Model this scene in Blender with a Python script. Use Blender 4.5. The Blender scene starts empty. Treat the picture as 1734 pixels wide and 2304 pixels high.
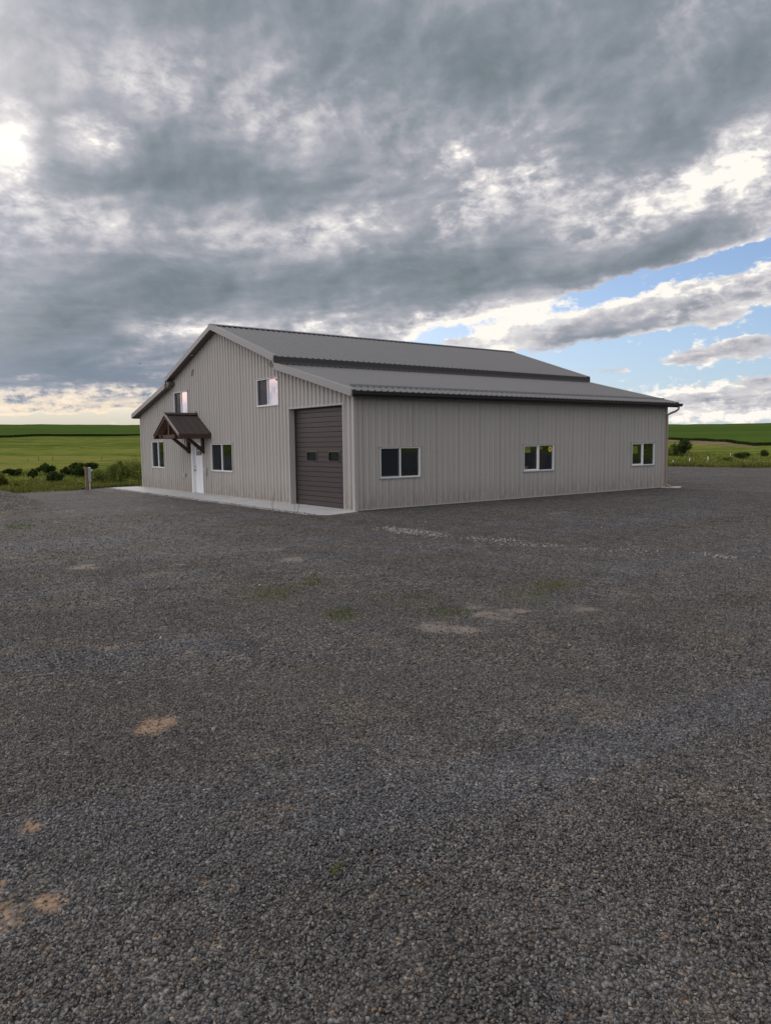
import bpy, bmesh, math, random
import numpy as np
from mathutils import Vector, Matrix
scene = bpy.context.scene
C = scene.collection
random.seed(7)

# ---------------------------------------------------------------- camera
CAM = Vector((17.472, -12.048, 1.905))
def setup_camera():
    pi_, ro, ya = [math.radians(a) for a in (5.23, -0.70, 53.11)]
    fw = Vector((-math.sin(ya)*math.cos(pi_), math.cos(ya)*math.cos(pi_), -math.sin(pi_)))
    rt = Vector((math.cos(ya), math.sin(ya), 0)); up = rt.cross(fw)
    r2 = rt*math.cos(ro)+up*math.sin(ro); u2 = -rt*math.sin(ro)+up*math.cos(ro)
    cd = bpy.data.cameras.new('camera'); cam = bpy.data.objects.new('camera', cd)
    C.objects.link(cam)
    cd.sensor_fit = 'VERTICAL'; cd.sensor_height = 24.0; cd.lens = 24.0*1684.0/2304.0
    cd.clip_start = 0.05; cd.clip_end = 6000
    m = Matrix(((r2.x, u2.x, -fw.x, CAM.x), (r2.y, u2.y, -fw.y, CAM.y), (r2.z, u2.z, -fw.z, CAM.z), (0, 0, 0, 1)))
    cam.matrix_world = m
    scene.camera = cam
setup_camera()

# ---------------------------------------------------------------- node helper
class NT:
    """tiny expression helper over a node tree"""
    def __init__(s, tree): s.t = tree; s.n = tree.nodes; s.l = tree.links
    def node(s, typ, **kw):
        n = s.n.new(typ)
        for k, v in kw.items(): setattr(n, k, v)
        return n
    def put(s, sock, v):
        if isinstance(v, bpy.types.NodeSocket): s.l.new(v, sock)
        else: sock.default_value = v
    def m(s, op, a, b=None, c=None, clamp=False):
        n = s.n.new('ShaderNodeMath'); n.operation = op; n.use_clamp = clamp
        s.put(n.inputs[0], a)
        if b is not None: s.put(n.inputs[1], b)
        if c is not None: s.put(n.inputs[2], c)
        return n.outputs[0]
    def add(s, a, b): return s.m('ADD', a, b)
    def mul(s, a, b): return s.m('MULTIPLY', a, b)
    def sub(s, a, b): return s.m('SUBTRACT', a, b)
    def mad(s, a, b, c): return s.m('MULTIPLY_ADD', a, b, c)
    def ss(s, v, lo, hi, to0=0.0, to1=1.0):
        n = s.n.new('ShaderNodeMapRange'); n.interpolation_type = 'SMOOTHSTEP'
        s.put(n.inputs[0], v); n.inputs[1].default_value = lo; n.inputs[2].default_value = hi
        n.inputs[3].default_value = to0; n.inputs[4].default_value = to1
        return n.outputs[0]
    def noise(s, vec, scale, detail=4.0, rough=0.55, dist=0.0, dim='3D'):
        n = s.n.new('ShaderNodeTexNoise'); n.noise_dimensions = dim
        if vec is not None: s.l.new(vec, n.inputs['Vector'])
        n.inputs['Scale'].default_value = scale; n.inputs['Detail'].default_value = detail
        n.inputs['Roughness'].default_value = rough; n.inputs['Distortion'].default_value = dist
        return n
    def mapping(s, vec, loc=(0, 0, 0), rot=(0, 0, 0), sc=(1, 1, 1), typ='POINT'):
        n = s.n.new('ShaderNodeMapping'); n.vector_type = typ
        s.l.new(vec, n.inputs[0]); n.inputs[1].default_value = loc
        n.inputs[2].default_value = rot; n.inputs[3].default_value = sc
        return n.outputs[0]
    def blob(s, vec, loc, rot, sc, kind='QUADRATIC_SPHERE'):
        v = s.mapping(vec, loc, (0, 0, math.radians(rot)), sc, 'TEXTURE')
        g = s.n.new('ShaderNodeTexGradient'); g.gradient_type = kind
        s.l.new(v, g.inputs[0]); return g.outputs['Fac']
    def ramp(s, fac, stops, interp='LINEAR'):
        n = s.n.new('ShaderNodeValToRGB'); s.put(n.inputs[0], fac)
        cr = n.color_ramp; cr.interpolation = interp
        while len(cr.elements) < len(stops): cr.elements.new(0.5)
        for e, (p, c) in zip(cr.elements, stops):
            e.position = p; e.color = (c[0], c[1], c[2], 1)
        return n.outputs[0]
    def mix(s, fac, a, b, blend='MIX'):
        n = s.n.new('ShaderNodeMix'); n.data_type = 'RGBA'; n.blend_type = blend
        s.put(n.inputs[0], fac)
        s.put(n.inputs[6], a if isinstance(a, bpy.types.NodeSocket) else (*a, 1))
        s.put(n.inputs[7], b if isinstance(b, bpy.types.NodeSocket) else (*b, 1))
        return n.outputs[2]
    def xyz(s, x, y, z):
        n = s.n.new('ShaderNodeCombineXYZ')
        s.put(n.inputs[0], x); s.put(n.inputs[1], y); s.put(n.inputs[2], z)
        return n.outputs[0]

# ---------------------------------------------------------------- sky
# broken stratocumulus: (bearing, elevation, width, height, tilt, amount) in degrees
BRI= [(-0.77, 27.68, 21.08, 4.42, 0, -0.16), (7.58, 24.57, 11.22, 3.74, -5, -0.14), (15.06, 22.48, 8.84, 2.38, 20, -0.1), (24.01, 22.67, 8.84, 3.74, 10, -0.18), (-10.97, 20.47, 11.22, 3.74, 0, -0.18), (-20.75, 24.62, 7.48, 3.06, 0, -0.08), (-9.05, 18.54, 11.22, 2.38, 5, -0.1), (-19.27, 12.02, 8.16, 2.72, 0, -0.14), (-7.2, 12.46, 14.28, 2.38, 0, -0.12), (1.75, 12.45, 11.22, 2.04, 5, -0.14), (16.69, 18.59, 8.84, 2.38, 30, -0.2), (12.9, 15.71, 8.16, 2.04, 25, -0.14), (5.88, 13.93, 8.16, 2.04, 10, -0.1), (11.94, 12.07, 11.22, 2.04, 12, -0.26), (21.38, 13.48, 11.22, 2.38, 15, -0.2), (-22.46, 8.47, 10.2, 3.06, 0, -0.12), (-23.49, 5.32, 12.24, 2.72, 0, -0.18), (-18.82, 21.77, 4.76, 2.04, 0, -0.05), (-25.64, 18.69, 2.38, 3.23, 0, 0.62), (-20.26, 20.01, 2.72, 1.7, 0, 0.62), (-16.88, 23.94, 4.42, 2.72, 0, 0.14), (-12.49, 23.39, 9.52, 3.4, -10, 0.16), (-24.71, 15.39, 5.44, 3.4, 0, 0.12), (-16.0, 15.53, 10.2, 2.72, 5, 0.1), (-3.23, 22.67, 8.84, 3.74, 20, 0.1), (10.24, 20.28, 4.42, 3.06, 20, 0.22), (5.56, 19.83, 1.36, 1.22, 0, 0.4), (-1.31, 15.95, 10.88, 2.72, 15, 0.2), (-9.17, 14.62, 10.2, 2.04, 0, 0.1), (5.89, 17.31, 7.48, 2.72, 25, 0.14), (21.28, 17.51, 8.16, 2.72, 25, 0.2), (18.92, 15.2, 9.52, 2.04, 25, 0.18), (11.9, 17.27, 6.8, 2.04, 25, 0.12), (25.24, 19.13, 5.1, 2.38, 20, 0.1), (14.18, 16.51, 5.1, 2.04, 30, 0.3), (8.6, 11.28, 8.84, 1.36, 10, 0.12), (25.62, 15.83, 5.44, 2.04, 20, 0.12), (-14.68, 8.05, 4.42, 1.02, 0, 0.4), (-1.07, 8.88, 11.22, 1.22, 4, 0.36), (7.58, 9.36, 10.2, 1.53, 8, 0.16), (15.88, 9.63, 14.28, 2.04, 12, 0.3), (24.94, 10.46, 10.2, 2.38, 12, 0.28), (24.85, 13.68, 6.8, 2.04, 20, 0.12), (-22.71, 3.05, 12.24, 1.7, 0, 0.38), (-25.14, 7.12, 6.8, 1.02, 0, 0.08), (-19.5, 6.69, 8.16, 1.02, 0, 0.1), (24.0, 2.85, 10.2, 2.38, 0, 0.26), (25.86, 16.89, 3.06, 3.06, 0, 0.2)]
COV= [(21.55, 5.81, 21.76, 5.95, 6, -3.4), (26.82, 7.62, 10.2, 3.74, 0, -1.52), (14.31, 5.48, 14.28, 3.06, 0, -1.9), (25.2, 11.47, 8.84, 2.04, 20, -2.28), (19.0, 10.92, 7.48, 1.36, 12, -1.9), (7.58, 8.04, 8.84, 1.9, 12, -1.9), (4.83, 7.28, 5.1, 1.7, 0, -1.52), (18.42, 8.96, 9.52, 1.36, 8, 1.2), (24.1, 9.89, 11.22, 1.7, 9, 1.5), (13.96, 7.53, 7.82, 1.02, 7, 1.2), (22.15, 5.93, 2.04, 0.82, 0, 0.94), (25.64, 6.04, 3.74, 1.02, 10, 1.06), (20.96, 5.42, 2.04, 0.54, 0, 0.75), (23.57, 8.17, 2.04, 0.61, 10, 0.88), (24.77, 6.4, 1.7, 0.48, 10, 0.69), (9.62, 8.63, 5.1, 1.36, 15, 1.0), (6.21, 7.24, 4.42, 0.75, 0, 0.8), (24.3, 2.58, 8.84, 1.77, 0, 1.25), (26.26, 4.0, 2.04, 0.61, 0, 0.75), (15.94, 5.09, 3.06, 0.34, 0, 0.56), (-25.74, 19.34, 2.04, 2.04, 0, -0.95), (-22.77, 1.76, 23.8, 0.75, 0, -2.66), (-19.66, 2.97, 4.08, 0.88, 0, -0.47), (-24.13, 4.2, 10.2, 0.48, 0, -0.23), (24.05, 1.19, 13.6, 0.68, 0, -1.9)]

SUN_DIR = Vector((-0.901, 0.268, 0.341)).normalized()
def setup_world():
    w = bpy.data.worlds.new('World'); scene.world = w; w.use_nodes = True
    t = w.node_tree; t.nodes.clear(); N = NT(t)
    tc = N.node('ShaderNodeTexCoord').outputs['Generated']
    sep = N.node('ShaderNodeSeparateXYZ'); N.l.new(tc, sep.inputs[0])
    X, Y, Z = sep.outputs
    sky = N.node('ShaderNodeTexSky', sky_type='NISHITA', sun_disc=False)
    sky.sun_elevation = math.asin(SUN_DIR.z)
    sky.sun_rotation = math.pi/2 - math.atan2(SUN_DIR.y, SUN_DIR.x)
    sky.air_density = 1.0; sky.dust_density = 0.6; sky.ozone_density = 2.0; sky.altitude = 700
    D = 180/math.pi
    az = N.mul(N.m('ARCTAN2', Y, X), D)
    A = N.sub(143.0, az)
    E = N.mul(N.m('ARCSINE', Z), D)
    # billow warp so no blob keeps a clean outline
    ae = N.xyz(A, E, 0.0)
    w1 = N.noise(N.mapping(ae, sc=(.10, .17, 1)), 1.0, 5, .6).outputs['Color']
    w1s = N.node('ShaderNodeVectorMath', operation='MULTIPLY_ADD')
    N.l.new(w1, w1s.inputs[0]); w1s.inputs[1].default_value = (7, 4.2, 0); N.l.new(ae, w1s.inputs[2])
    off = N.node('ShaderNodeVectorMath', operation='SUBTRACT'); N.l.new(w1s.outputs[0], off.inputs[0])
    off.inputs[1].default_value = (3.5, 2.1, 0)
    W = off.outputs[0]
    w2 = N.noise(N.mapping(ae, sc=(.35, .6, 1)), 1.0, 5, .6).outputs['Color']
    w2s = N.node('ShaderNodeVectorMath', operation='MULTIPLY_ADD')
    N.l.new(w2, w2s.inputs[0]); w2s.inputs[1].default_value = (3.0, 1.5, 0); N.l.new(ae, w2s.inputs[2])
    off2 = N.node('ShaderNodeVectorMath', operation='SUBTRACT'); N.l.new(w2s.outputs[0], off2.inputs[0])
    off2.inputs[1].default_value = (1.5, .75, 0)
    bri = 0.49
    for a, e, sa, se, r, k in BRI:
        bri = N.mad(N.blob(W if sa > 3.4 else off2.outputs[0], (a, e, 0), r, (sa*1.25, se*1.25, 1), 'SPHERICAL'), k, bri)
    cov = 1.30; floor_done = False
    for a, e, sa, se, r, k in sorted(COV, key=lambda q: q[5]):
        if k > 0 and not isinstance(cov, float) and not floor_done:
            cov = N.m('MAXIMUM', cov, -.12); floor_done = True
        cov = N.mad(N.blob(off2.outputs[0], (a, e, 0), r, (sa*1.1, se*1.1, 1), 'SPHERICAL'), k, cov)
    # cloud texture, streets rising to the right, flatter towards the horizon
    Ef = N.mul(N.m('LOGARITHM', N.mad(N.m('MAXIMUM', E, -3.0), 1/6.0, 1.0), math.e), 16.0)
    cd_ = N.xyz(A, Ef, 3.7)
    lit = N.mapping(cd_, rot=(0, 0, math.radians(-14)), sc=(.075, .13, 1))
    n1 = N.noise(lit, 1.0, 9, .58, .35).outputs[0]
    n2 = N.noise(N.mapping(cd_, loc=(5, 9, 1), rot=(0, 0, math.radians(-18)), sc=(.14, .36, 1)), 1.0, 6, .5, .25).outputs[0]
    n2b = N.noise(N.mapping(cd_, loc=(5.06, 8.9, 1), rot=(0, 0, math.radians(-18)), sc=(.14, .36, 1)), 1.0, 6, .5, .25).outputs[0]
    n3 = N.noise(N.mapping(N.xyz(A, N.mul(E, 1.35), 1.0), sc=(.62, .8, 1)), 1.0, 8, .62, .2).outputs[0]
    relief = N.sub(n2, n2b)
    b = N.mad(N.sub(n1, .5), .55, bri)
    b = N.mad(N.sub(n2, .5), .30, b)
    crisp = N.mul(N.ss(N.mad(N.sub(n3, .5), .55, n2), .40, .60, -.5, .5), N.ss(A, -14, 4, .55, 1.0))
    b = N.mad(crisp, N.ss(b, .30, .72, .04, .19), b)
    patch = N.ss(b, .48, .82, .05, 1.1)
    b = N.mad(N.mul(N.sub(n3, .5), patch), 1.0, b)
    b = N.mad(N.mul(relief, N.ss(b, .3, .7, .5, 1.0)), 1.4, b)
    n4 = N.noise(N.mapping(N.xyz(A, N.mul(E, 1.5), 4.0), sc=(1.1, 1.3, 1)), 1.0, 9, .66, .2).outputs[0]
    low = N.ss(E, 9, 5)
    b = N.mad(N.mul(N.mul(N.sub(n4, .5), low), N.ss(b, .4, .7)), 1.5, b)
    c = N.mad(N.sub(n2, .5), .8, cov)
    c = N.mad(N.sub(n3, .5), 1.5, c)
    c = N.mad(N.sub(n4, .5), 1.0, c)
    alpha = N.ss(c, .10, .52)
    thin = N.ss(c, .30, 1.15, 1.0, 0.0)
    b = N.mad(N.mul(thin, N.ss(E, 0, 22, 1, .6)), .34, b)
    cloud = N.ramp(b, [(0.0, (.130, .160, .185)), (.22, (.195, .232, .262)), (.40, (.275, .308, .350)),
                       (.55, (.395, .405, .455)), (.72, (.58, .57, .60)), (.90, (.78, .76, .75)), (1.0, (1.02, .97, .90))])
    # cooler, bluer deck low down, creamy cumulus tops at the horizon
    cool = N.mul(N.ss(E, 10, 4), N.ss(b, .62, .4))
    cloud = N.mix(N.mul(cool, .55), cloud, (.19, .245, .335))
    warm = N.mul(N.mul(N.ss(E, 5.5, 2.5), N.ss(b, .5, .85)), N.ss(A, 0, -16))
    cloud = N.mix(N.mul(warm, .8), cloud, (.98, .80, .58))
    # clear air: pale towards the horizon
    skyc = N.mix(1.0, sky.outputs[0], (.105, .105, .117), 'MULTIPLY')
    skyc = N.mix(N.ss(E, 12, 0, .12, .6), skyc, (.40, .53, .70))
    skyc = N.mix(N.mul(N.ss(E, 5, 1.5), N.ss(A, -4, -18)), skyc, (.70, .66, .55))
    col = N.mix(alpha, skyc, cloud)
    # unseen broken cloud behind the camera, made extra bright to light the walls
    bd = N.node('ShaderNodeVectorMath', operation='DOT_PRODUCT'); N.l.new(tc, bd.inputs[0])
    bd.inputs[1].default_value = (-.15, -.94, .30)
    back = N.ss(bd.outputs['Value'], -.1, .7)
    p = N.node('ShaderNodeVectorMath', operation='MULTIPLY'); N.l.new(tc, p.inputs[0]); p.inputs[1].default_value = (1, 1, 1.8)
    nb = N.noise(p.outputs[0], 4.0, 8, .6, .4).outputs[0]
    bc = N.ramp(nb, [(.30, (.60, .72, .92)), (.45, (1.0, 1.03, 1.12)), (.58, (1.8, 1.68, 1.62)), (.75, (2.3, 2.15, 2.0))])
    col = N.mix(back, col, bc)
    # rosy broken cloud low on the left, seen mirrored in the upper windows
    pd = N.node('ShaderNodeVectorMath', operation='DOT_PRODUCT'); N.l.new(tc, pd.inputs[0]); pd.inputs[1].default_value = (-.868, -.48, .13)
    np_ = N.noise(p.outputs[0], 15.0, 7, .6, .4).outputs[0]
    pk = N.ramp(np_, [(.34, (.66, .70, .88)), (.47, (.95, .88, .98)), (.54, (1.5, 1.12, 1.08)), (.68, (1.9, 1.5, 1.4))])
    col = N.mix(N.mul(N.ss(pd.outputs['Value'], .93, .975), N.ss(Z, .0, .03)), col, pk)
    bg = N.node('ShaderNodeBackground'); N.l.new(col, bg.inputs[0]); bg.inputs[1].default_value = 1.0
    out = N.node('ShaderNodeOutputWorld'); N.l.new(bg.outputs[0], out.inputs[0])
    w.cycles.sampling_method = 'MANUAL'; w.cycles.sample_map_resolution = 1024
    sd = bpy.data.lights.new('sun', 'SUN'); sd.energy = 0.9; sd.angle = math.radians(14); sd.color = (1.0, .92, .82)
    so = bpy.data.objects.new('sun', sd); C.objects.link(so)
    so.rotation_euler = SUN_DIR.to_track_quat('Z', 'Y').to_euler()
setup_world()
scene.view_settings.view_transform = 'Standard'; scene.view_settings.look = 'None'
scene.view_settings.exposure = 0.0; scene.view_settings.gamma = 1.0


# ================================================================ helpers
class MB:
    """collects verts and faces of ONE mesh"""
    def __init__(s): s.v = []; s.f = []; s.mi = []
    def face(s, pts, mi=0):
        i = len(s.v); s.v += [tuple(p) for p in pts]; s.f.append(tuple(range(i, i+len(pts)))); s.mi.append(mi)
    def hexa(s, c, mi=0):
        i = len(s.v); s.v += [tuple(p) for p in c]
        for q in ((0, 1, 2, 3), (7, 6, 5, 4), (0, 4, 5, 1), (1, 5, 6, 2), (2, 6, 7, 3), (3, 7, 4, 0)):
            s.f.append(tuple(i+k for k in q)); s.mi.append(mi)
    def box(s, x0, x1, y0, y1, z0, z1, mi=0):
        s.hexa([(x0, y0, z0), (x1, y0, z0), (x1, y1, z0), (x0, y1, z0),
                (x0, y0, z1), (x1, y0, z1), (x1, y1, z1), (x0, y1, z1)], mi)
    def lbox(s, P, u0, u1, n0, n1, z0, z1, mi=0):
        s.hexa([P(u0, n0, z0), P(u1, n0, z0), P(u1, n1, z0), P(u0, n1, z0),
                P(u0, n0, z1), P(u1, n0, z1), P(u1, n1, z1), P(u0, n1, z1)], mi)
    def beam(s, a, b, w, h, up=(0, 0, 1), mi=0):
        a = Vector(a); b = Vector(b); d = (b-a).normalized(); up = Vector(up)
        sd = d.cross(up)
        if sd.length < 1e-4: sd = d.cross(Vector((1, 0, 0)))
        sd.normalize(); u = sd.cross(d)
        c = []
        for p in (a, b):
            c += [p-sd*w/2-u*h/2, p+sd*w/2-u*h/2, p+sd*w/2+u*h/2, p-sd*w/2+u*h/2]
        s.hexa(c, mi)
    def prism(s, poly, ext, mi=0):
        """poly: 3-D points in a plane, ext: extrusion vector"""
        n = len(poly); e = Vector(ext); a = [Vector(p) for p in poly]; b = [p+e for p in a]
        i = len(s.v); s.v += [tuple(p) for p in a+b]
        s.f.append(tuple(range(i, i+n))); s.mi.append(mi)
        s.f.append(tuple(range(i+2*n-1, i+n-1, -1))); s.mi.append(mi)
        for k in range(n):
            s.f.append((i+k, i+(k+1) % n, i+n+(k+1) % n, i+n+k)); s.mi.append(mi)
    def tube(s, pts, r, n=8, mi=0, caps=True, r1=None):
        pts = [Vector(p) for p in pts]; rings = []; prev = None
        for k, p in enumerate(pts):
            d = (pts[min(k+1, len(pts)-1)]-pts[max(k-1, 0)]).normalized()
            a = d.cross(Vector((0, 0, 1)))
            if a.length < .05: a = d.cross(Vector((0, 1, 0)))
            a.normalize()
            if prev is not None and a.dot(prev) < 0: a = -a
            prev = a; b = a.cross(d)
            rr = r if r1 is None else r+(r1-r)*k/(len(pts)-1)
            i = len(s.v)
            for j in range(n):
                t = 2*math.pi*j/n; s.v.append(tuple(p+a*math.cos(t)*rr+b*math.sin(t)*rr))
            rings.append(i)
        for k in range(len(rings)-1):
            for j in range(n):
                s.f.append((rings[k]+j, rings[k]+(j+1) % n, rings[k+1]+(j+1) % n, rings[k+1]+j)); s.mi.append(mi)
        if caps:
            s.f.append(tuple(rings[0]+j for j in range(n-1, -1, -1))); s.mi.append(mi)
            s.f.append(tuple(rings[-1]+j for j in range(n))); s.mi.append(mi)
    def build(s, name, mats, parent=None, recalc=True, smooth=False, bevel=0):
        me = bpy.data.meshes.new(name)
        me.from_pydata(s.v, [], s.f)
        if not isinstance(mats, (list, tuple)): mats = [mats]
        for m in mats: me.materials.append(m)
        if len(mats) > 1: me.polygons.foreach_set('material_index', s.mi)
        if recalc:
            bm = bmesh.new(); bm.from_mesh(me); bmesh.ops.recalc_face_normals(bm, faces=bm.faces); bm.to_mesh(me); bm.free()
        if smooth: me.polygons.foreach_set('use_smooth', [True]*len(me.polygons))
        me.update()
        o = bpy.data.objects.new(name, me); C.objects.link(o)
        if parent is not None: o.parent = parent
        if bevel:
            b = o.modifiers.new('bevel', 'BEVEL'); b.width = bevel; b.segments = 2; b.limit_method = 'ANGLE'
        return o

def thing(name, label, cat, loc=(0, 0, 0), group=None, o=None):
    if o is None:
        o = bpy.data.objects.new(name, None); C.objects.link(o); o.empty_display_size = .2
        o.location = loc
    o['label'] = label; o['category'] = cat
    if group: o['group'] = group
    return o
def structure(o): o['kind'] = 'structure'; return o
def stuff(o, label, cat):
    o['kind'] = 'stuff'; o['label'] = label; o['category'] = cat; return o

def mat(name, col, rough=.6, metal=0.0, spec=.5, var=0.0, vscale=3.0, bump=0.0, bscale=40.0, coat=0.0):
    m = bpy.data.materials.new(name); m.use_nodes = True; t = m.node_tree; t.nodes.clear(); N = NT(t)
    out = N.node('ShaderNodeOutputMaterial'); b = N.node('ShaderNodeBsdfPrincipled')
    N.l.new(b.outputs[0], out.inputs[0])
    b.inputs['Base Color'].default_value = (*col, 1); b.inputs['Roughness'].default_value = rough
    b.inputs['Metallic'].default_value = metal; b.inputs['Specular IOR Level'].default_value = spec
    b.inputs['Coat Weight'].default_value = coat
    tc = N.node('ShaderNodeTexCoord').outputs['Object']
    if var:
        n = N.noise(tc, vscale, 6, .6).outputs[0]
        f = N.mad(N.sub(n, .5), var*2, 1.0)
        c = N.node('ShaderNodeVectorMath', operation='SCALE'); c.inputs[0].default_value = col; N.l.new(f, c.inputs['Scale'])
        N.l.new(c.outputs[0], b.inputs['Base Color'])
        N.l.new(N.mad(N.sub(n, .5), var*1.5, rough), b.inputs['Roughness'])
    if bump:
        n = N.noise(tc, bscale, 3, .6).outputs[0]
        bp = N.node('ShaderNodeBump'); bp.inputs['Strength'].default_value = bump; bp.inputs['Distance'].default_value = .01
        N.l.new(n, bp.inputs['Height']); N.l.new(bp.outputs[0], b.inputs['Normal'])
    m['n'] = 1
    return m

# ---------------------------------------------------------------- materials
def mat_sheet(name, col, rough, spec, dirt):
    """painted steel sheet: faint oil-canning, dust low on the wall, row of screws"""
    m = bpy.data.materials.new(name); m.use_nodes = True; t = m.node_tree; t.nodes.clear(); N = NT(t)
    out = N.node('ShaderNodeOutputMaterial'); b = N.node('ShaderNodeBsdfPrincipled'); N.l.new(b.outputs[0], out.inputs[0])
    tc = N.node('ShaderNodeTexCoord').outputs['Object']
    sx = N.node('ShaderNodeSeparateXYZ'); N.l.new(tc, sx.inputs[0])
    n = N.noise(N.mapping(tc, sc=(1, 1, .25)), 1.2, 5, .6).outputs[0]
    nf = N.noise(N.mapping(tc, sc=(6, 6, .8)), 3.0, 4, .6).outputs[0]
    f = N.mad(N.sub(n, .5), .16, N.mad(N.sub(nf, .5), .08, 1.0))
    c = N.node('ShaderNodeVectorMath', operation='SCALE'); c.inputs[0].default_value = col; N.l.new(f, c.inputs['Scale'])
    dust = N.mul(N.mul(N.ss(sx.outputs[2], .9, 0.0), N.ss(nf, .3, .7)), dirt)
    N.l.new(N.mix(dust, c.outputs[0], (.24, .20, .165)), b.inputs['Base Color'])
    N.l.new(N.mad(N.sub(n, .5), .2, rough), b.inputs['Roughness'])
    b.inputs['Specular IOR Level'].default_value = spec
    # sheet laps every fourth rib and rows of screws on the girts
    u = N.add(sx.outputs[0], sx.outputs[1])
    if dirt:
        lap = N.m('LESS_THAN', N.m('ABSOLUTE', N.sub(N.m('FRACT', N.mad(u, 1/.9144, 20.16)), .5)), .010)
        fu = N.mul(N.sub(N.m('FRACT', N.mad(u, 1/.2286, 80.72)), .5), .2286); fz = N.mul(N.sub(N.m('FRACT', N.mad(sx.outputs[2], 1/.76, .35)), .5), .76)
        scr = N.m('LESS_THAN', N.m('SQRT', N.add(N.mul(fu, fu), N.mul(fz, fz))), .013)
        dk = N.m('MAXIMUM', N.mul(lap, .5), N.mul(scr, .5))
        base = b.inputs['Base Color'].links[0].from_socket
        N.l.new(N.mix(dk, base, (.10, .095, .09)), b.inputs['Base Color'])
    ob = N.noise(N.mapping(tc, sc=(1, 1, .45)), 2.4, 2, .5).outputs[0]
    bp = N.node('ShaderNodeBump'); bp.inputs['Strength'].default_value = .10; bp.inputs['Distance'].default_value = .05
    N.l.new(ob, bp.inputs['Height']); N.l.new(bp.outputs[0], b.inputs['Normal'])
    return m
WALLM = mat_sheet('taupe_siding', (.40, .380, .356), .42, .3, .85)
TRIMM = mat('taupe_trim', (.40, .380, .356), .42, var=.06)
ROOFM = mat_sheet('charcoal_roofing', (.132, .127, .126), .36, .5, 0)
RAKEM = mat('grey_rake_trim', (.25, .245, .24), .38, var=.07)
DARKM = mat('dark_brown_trim', (.055, .048, .047), .42, var=.08)
GUTTM = mat('black_gutter', (.016, .014, .014), .35, var=.1)
SOFFM = mat('brown_soffit', (.10, .088, .08), .55, var=.06)
VINYL = mat('white_vinyl', (.78, .78, .79), .35, var=.03)
WHITED = mat('white_door_paint', (.74, .76, .80), .38, var=.03)
DOORM = mat('brown_overhead_door', (.046, .036, .034), .40, var=.12, vscale=5, bump=.15, bscale=120)
BLACKM = mat('black_rubber', (.012, .012, .012), .6)
GREYM = mat('grey_box', (.36, .37, .38), .45, var=.08)
GALV = mat('galvanised', (.42, .43, .44), .38, metal=.7, var=.1, vscale=20)
NICKEL = mat('satin_nickel', (.45, .43, .40), .28, metal=1.0)
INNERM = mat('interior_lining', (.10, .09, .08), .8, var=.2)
CONC = mat('concrete', (.43, .425, .42), .85, var=.30, vscale=1.3, bump=.3, bscale=90)
STAINM = mat('stained_timber', (.055, .022, .012), .55, var=.45, vscale=9, bump=.3, bscale=60)
PINEM = mat('porch_ceiling_boards', (.20, .085, .035), .6, var=.5, vscale=7)
PROOF = mat('porch_roof_metal', (.040, .029, .025), .40, var=.15, vscale=4)
POSTM = mat('weathered_post', (.19, .14, .09), .85, var=.4, vscale=9, bump=.6, bscale=60)
WHITEP = mat('white_plastic', (.75, .75, .76), .4)
YELLOW = mat('yellow_sticker', (.80, .60, .03), .5)
PAPERW = mat('paper', (.75, .76, .80), .6)
BOARDM = mat('brown_board', (.14, .07, .04), .7, var=.4, vscale=12)
def mat_glass(name, refl, tint, gcol=(.74, .84, 1)):
    m = bpy.data.materials.new(name); m.use_nodes = True; t = m.node_tree; t.nodes.clear(); N = NT(t)
    out = N.node('ShaderNodeOutputMaterial')
    tr = N.node('ShaderNodeBsdfTransparent'); tr.inputs[0].default_value = (*tint, 1)
    gl = N.node('ShaderNodeBsdfGlossy'); gl.inputs['Roughness'].default_value = .012; gl.inputs['Color'].default_value = (*gcol, 1)
    fr = N.node('ShaderNodeFresnel'); fr.inputs[0].default_value = 1.5
    tc = N.node('ShaderNodeTexCoord').outputs['Object']
    wv = N.noise(tc, 1.6, 2, .5).outputs[0]
    bp = N.node('ShaderNodeBump'); bp.inputs['Strength'].default_value = .12; bp.inputs['Distance'].default_value = .02
    N.l.new(wv, bp.inputs['Height']); N.l.new(bp.outputs[0], gl.inputs['Normal'])
    mx = N.node('ShaderNodeMixShader')
    N.l.new(N.m('ADD', fr.outputs[0], refl, clamp=True), mx.inputs[0])
    N.l.new(tr.outputs[0], mx.inputs[1]); N.l.new(gl.outputs[0], mx.inputs[2]); N.l.new(mx.outputs[0], out.inputs[0])
    return m
GLASS = mat_glass('window_glass', .09, (.72, .74, .72))
GLASSUP = mat_glass('coated_window_glass', .55, (.6, .62, .6), (1, .93, .92))
def mat_screen():
    m = bpy.data.materials.new('insect_screen'); m.use_nodes = True; t = m.node_tree; t.nodes.clear(); N = NT(t)
    out = N.node('ShaderNodeOutputMaterial'); tr = N.node('ShaderNodeBsdfTransparent')
    d = N.node('ShaderNodeBsdfDiffuse'); d.inputs[0].default_value = (.035, .038, .042, 1)
    mx = N.node('ShaderNodeMixShader'); mx.inputs[0].default_value = .72
    N.l.new(tr.outputs[0], mx.inputs[1]); N.l.new(d.outputs[0], mx.inputs[2]); N.l.new(mx.outputs[0], out.inputs[0])
    return m
SCREEN = mat_screen()

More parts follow.
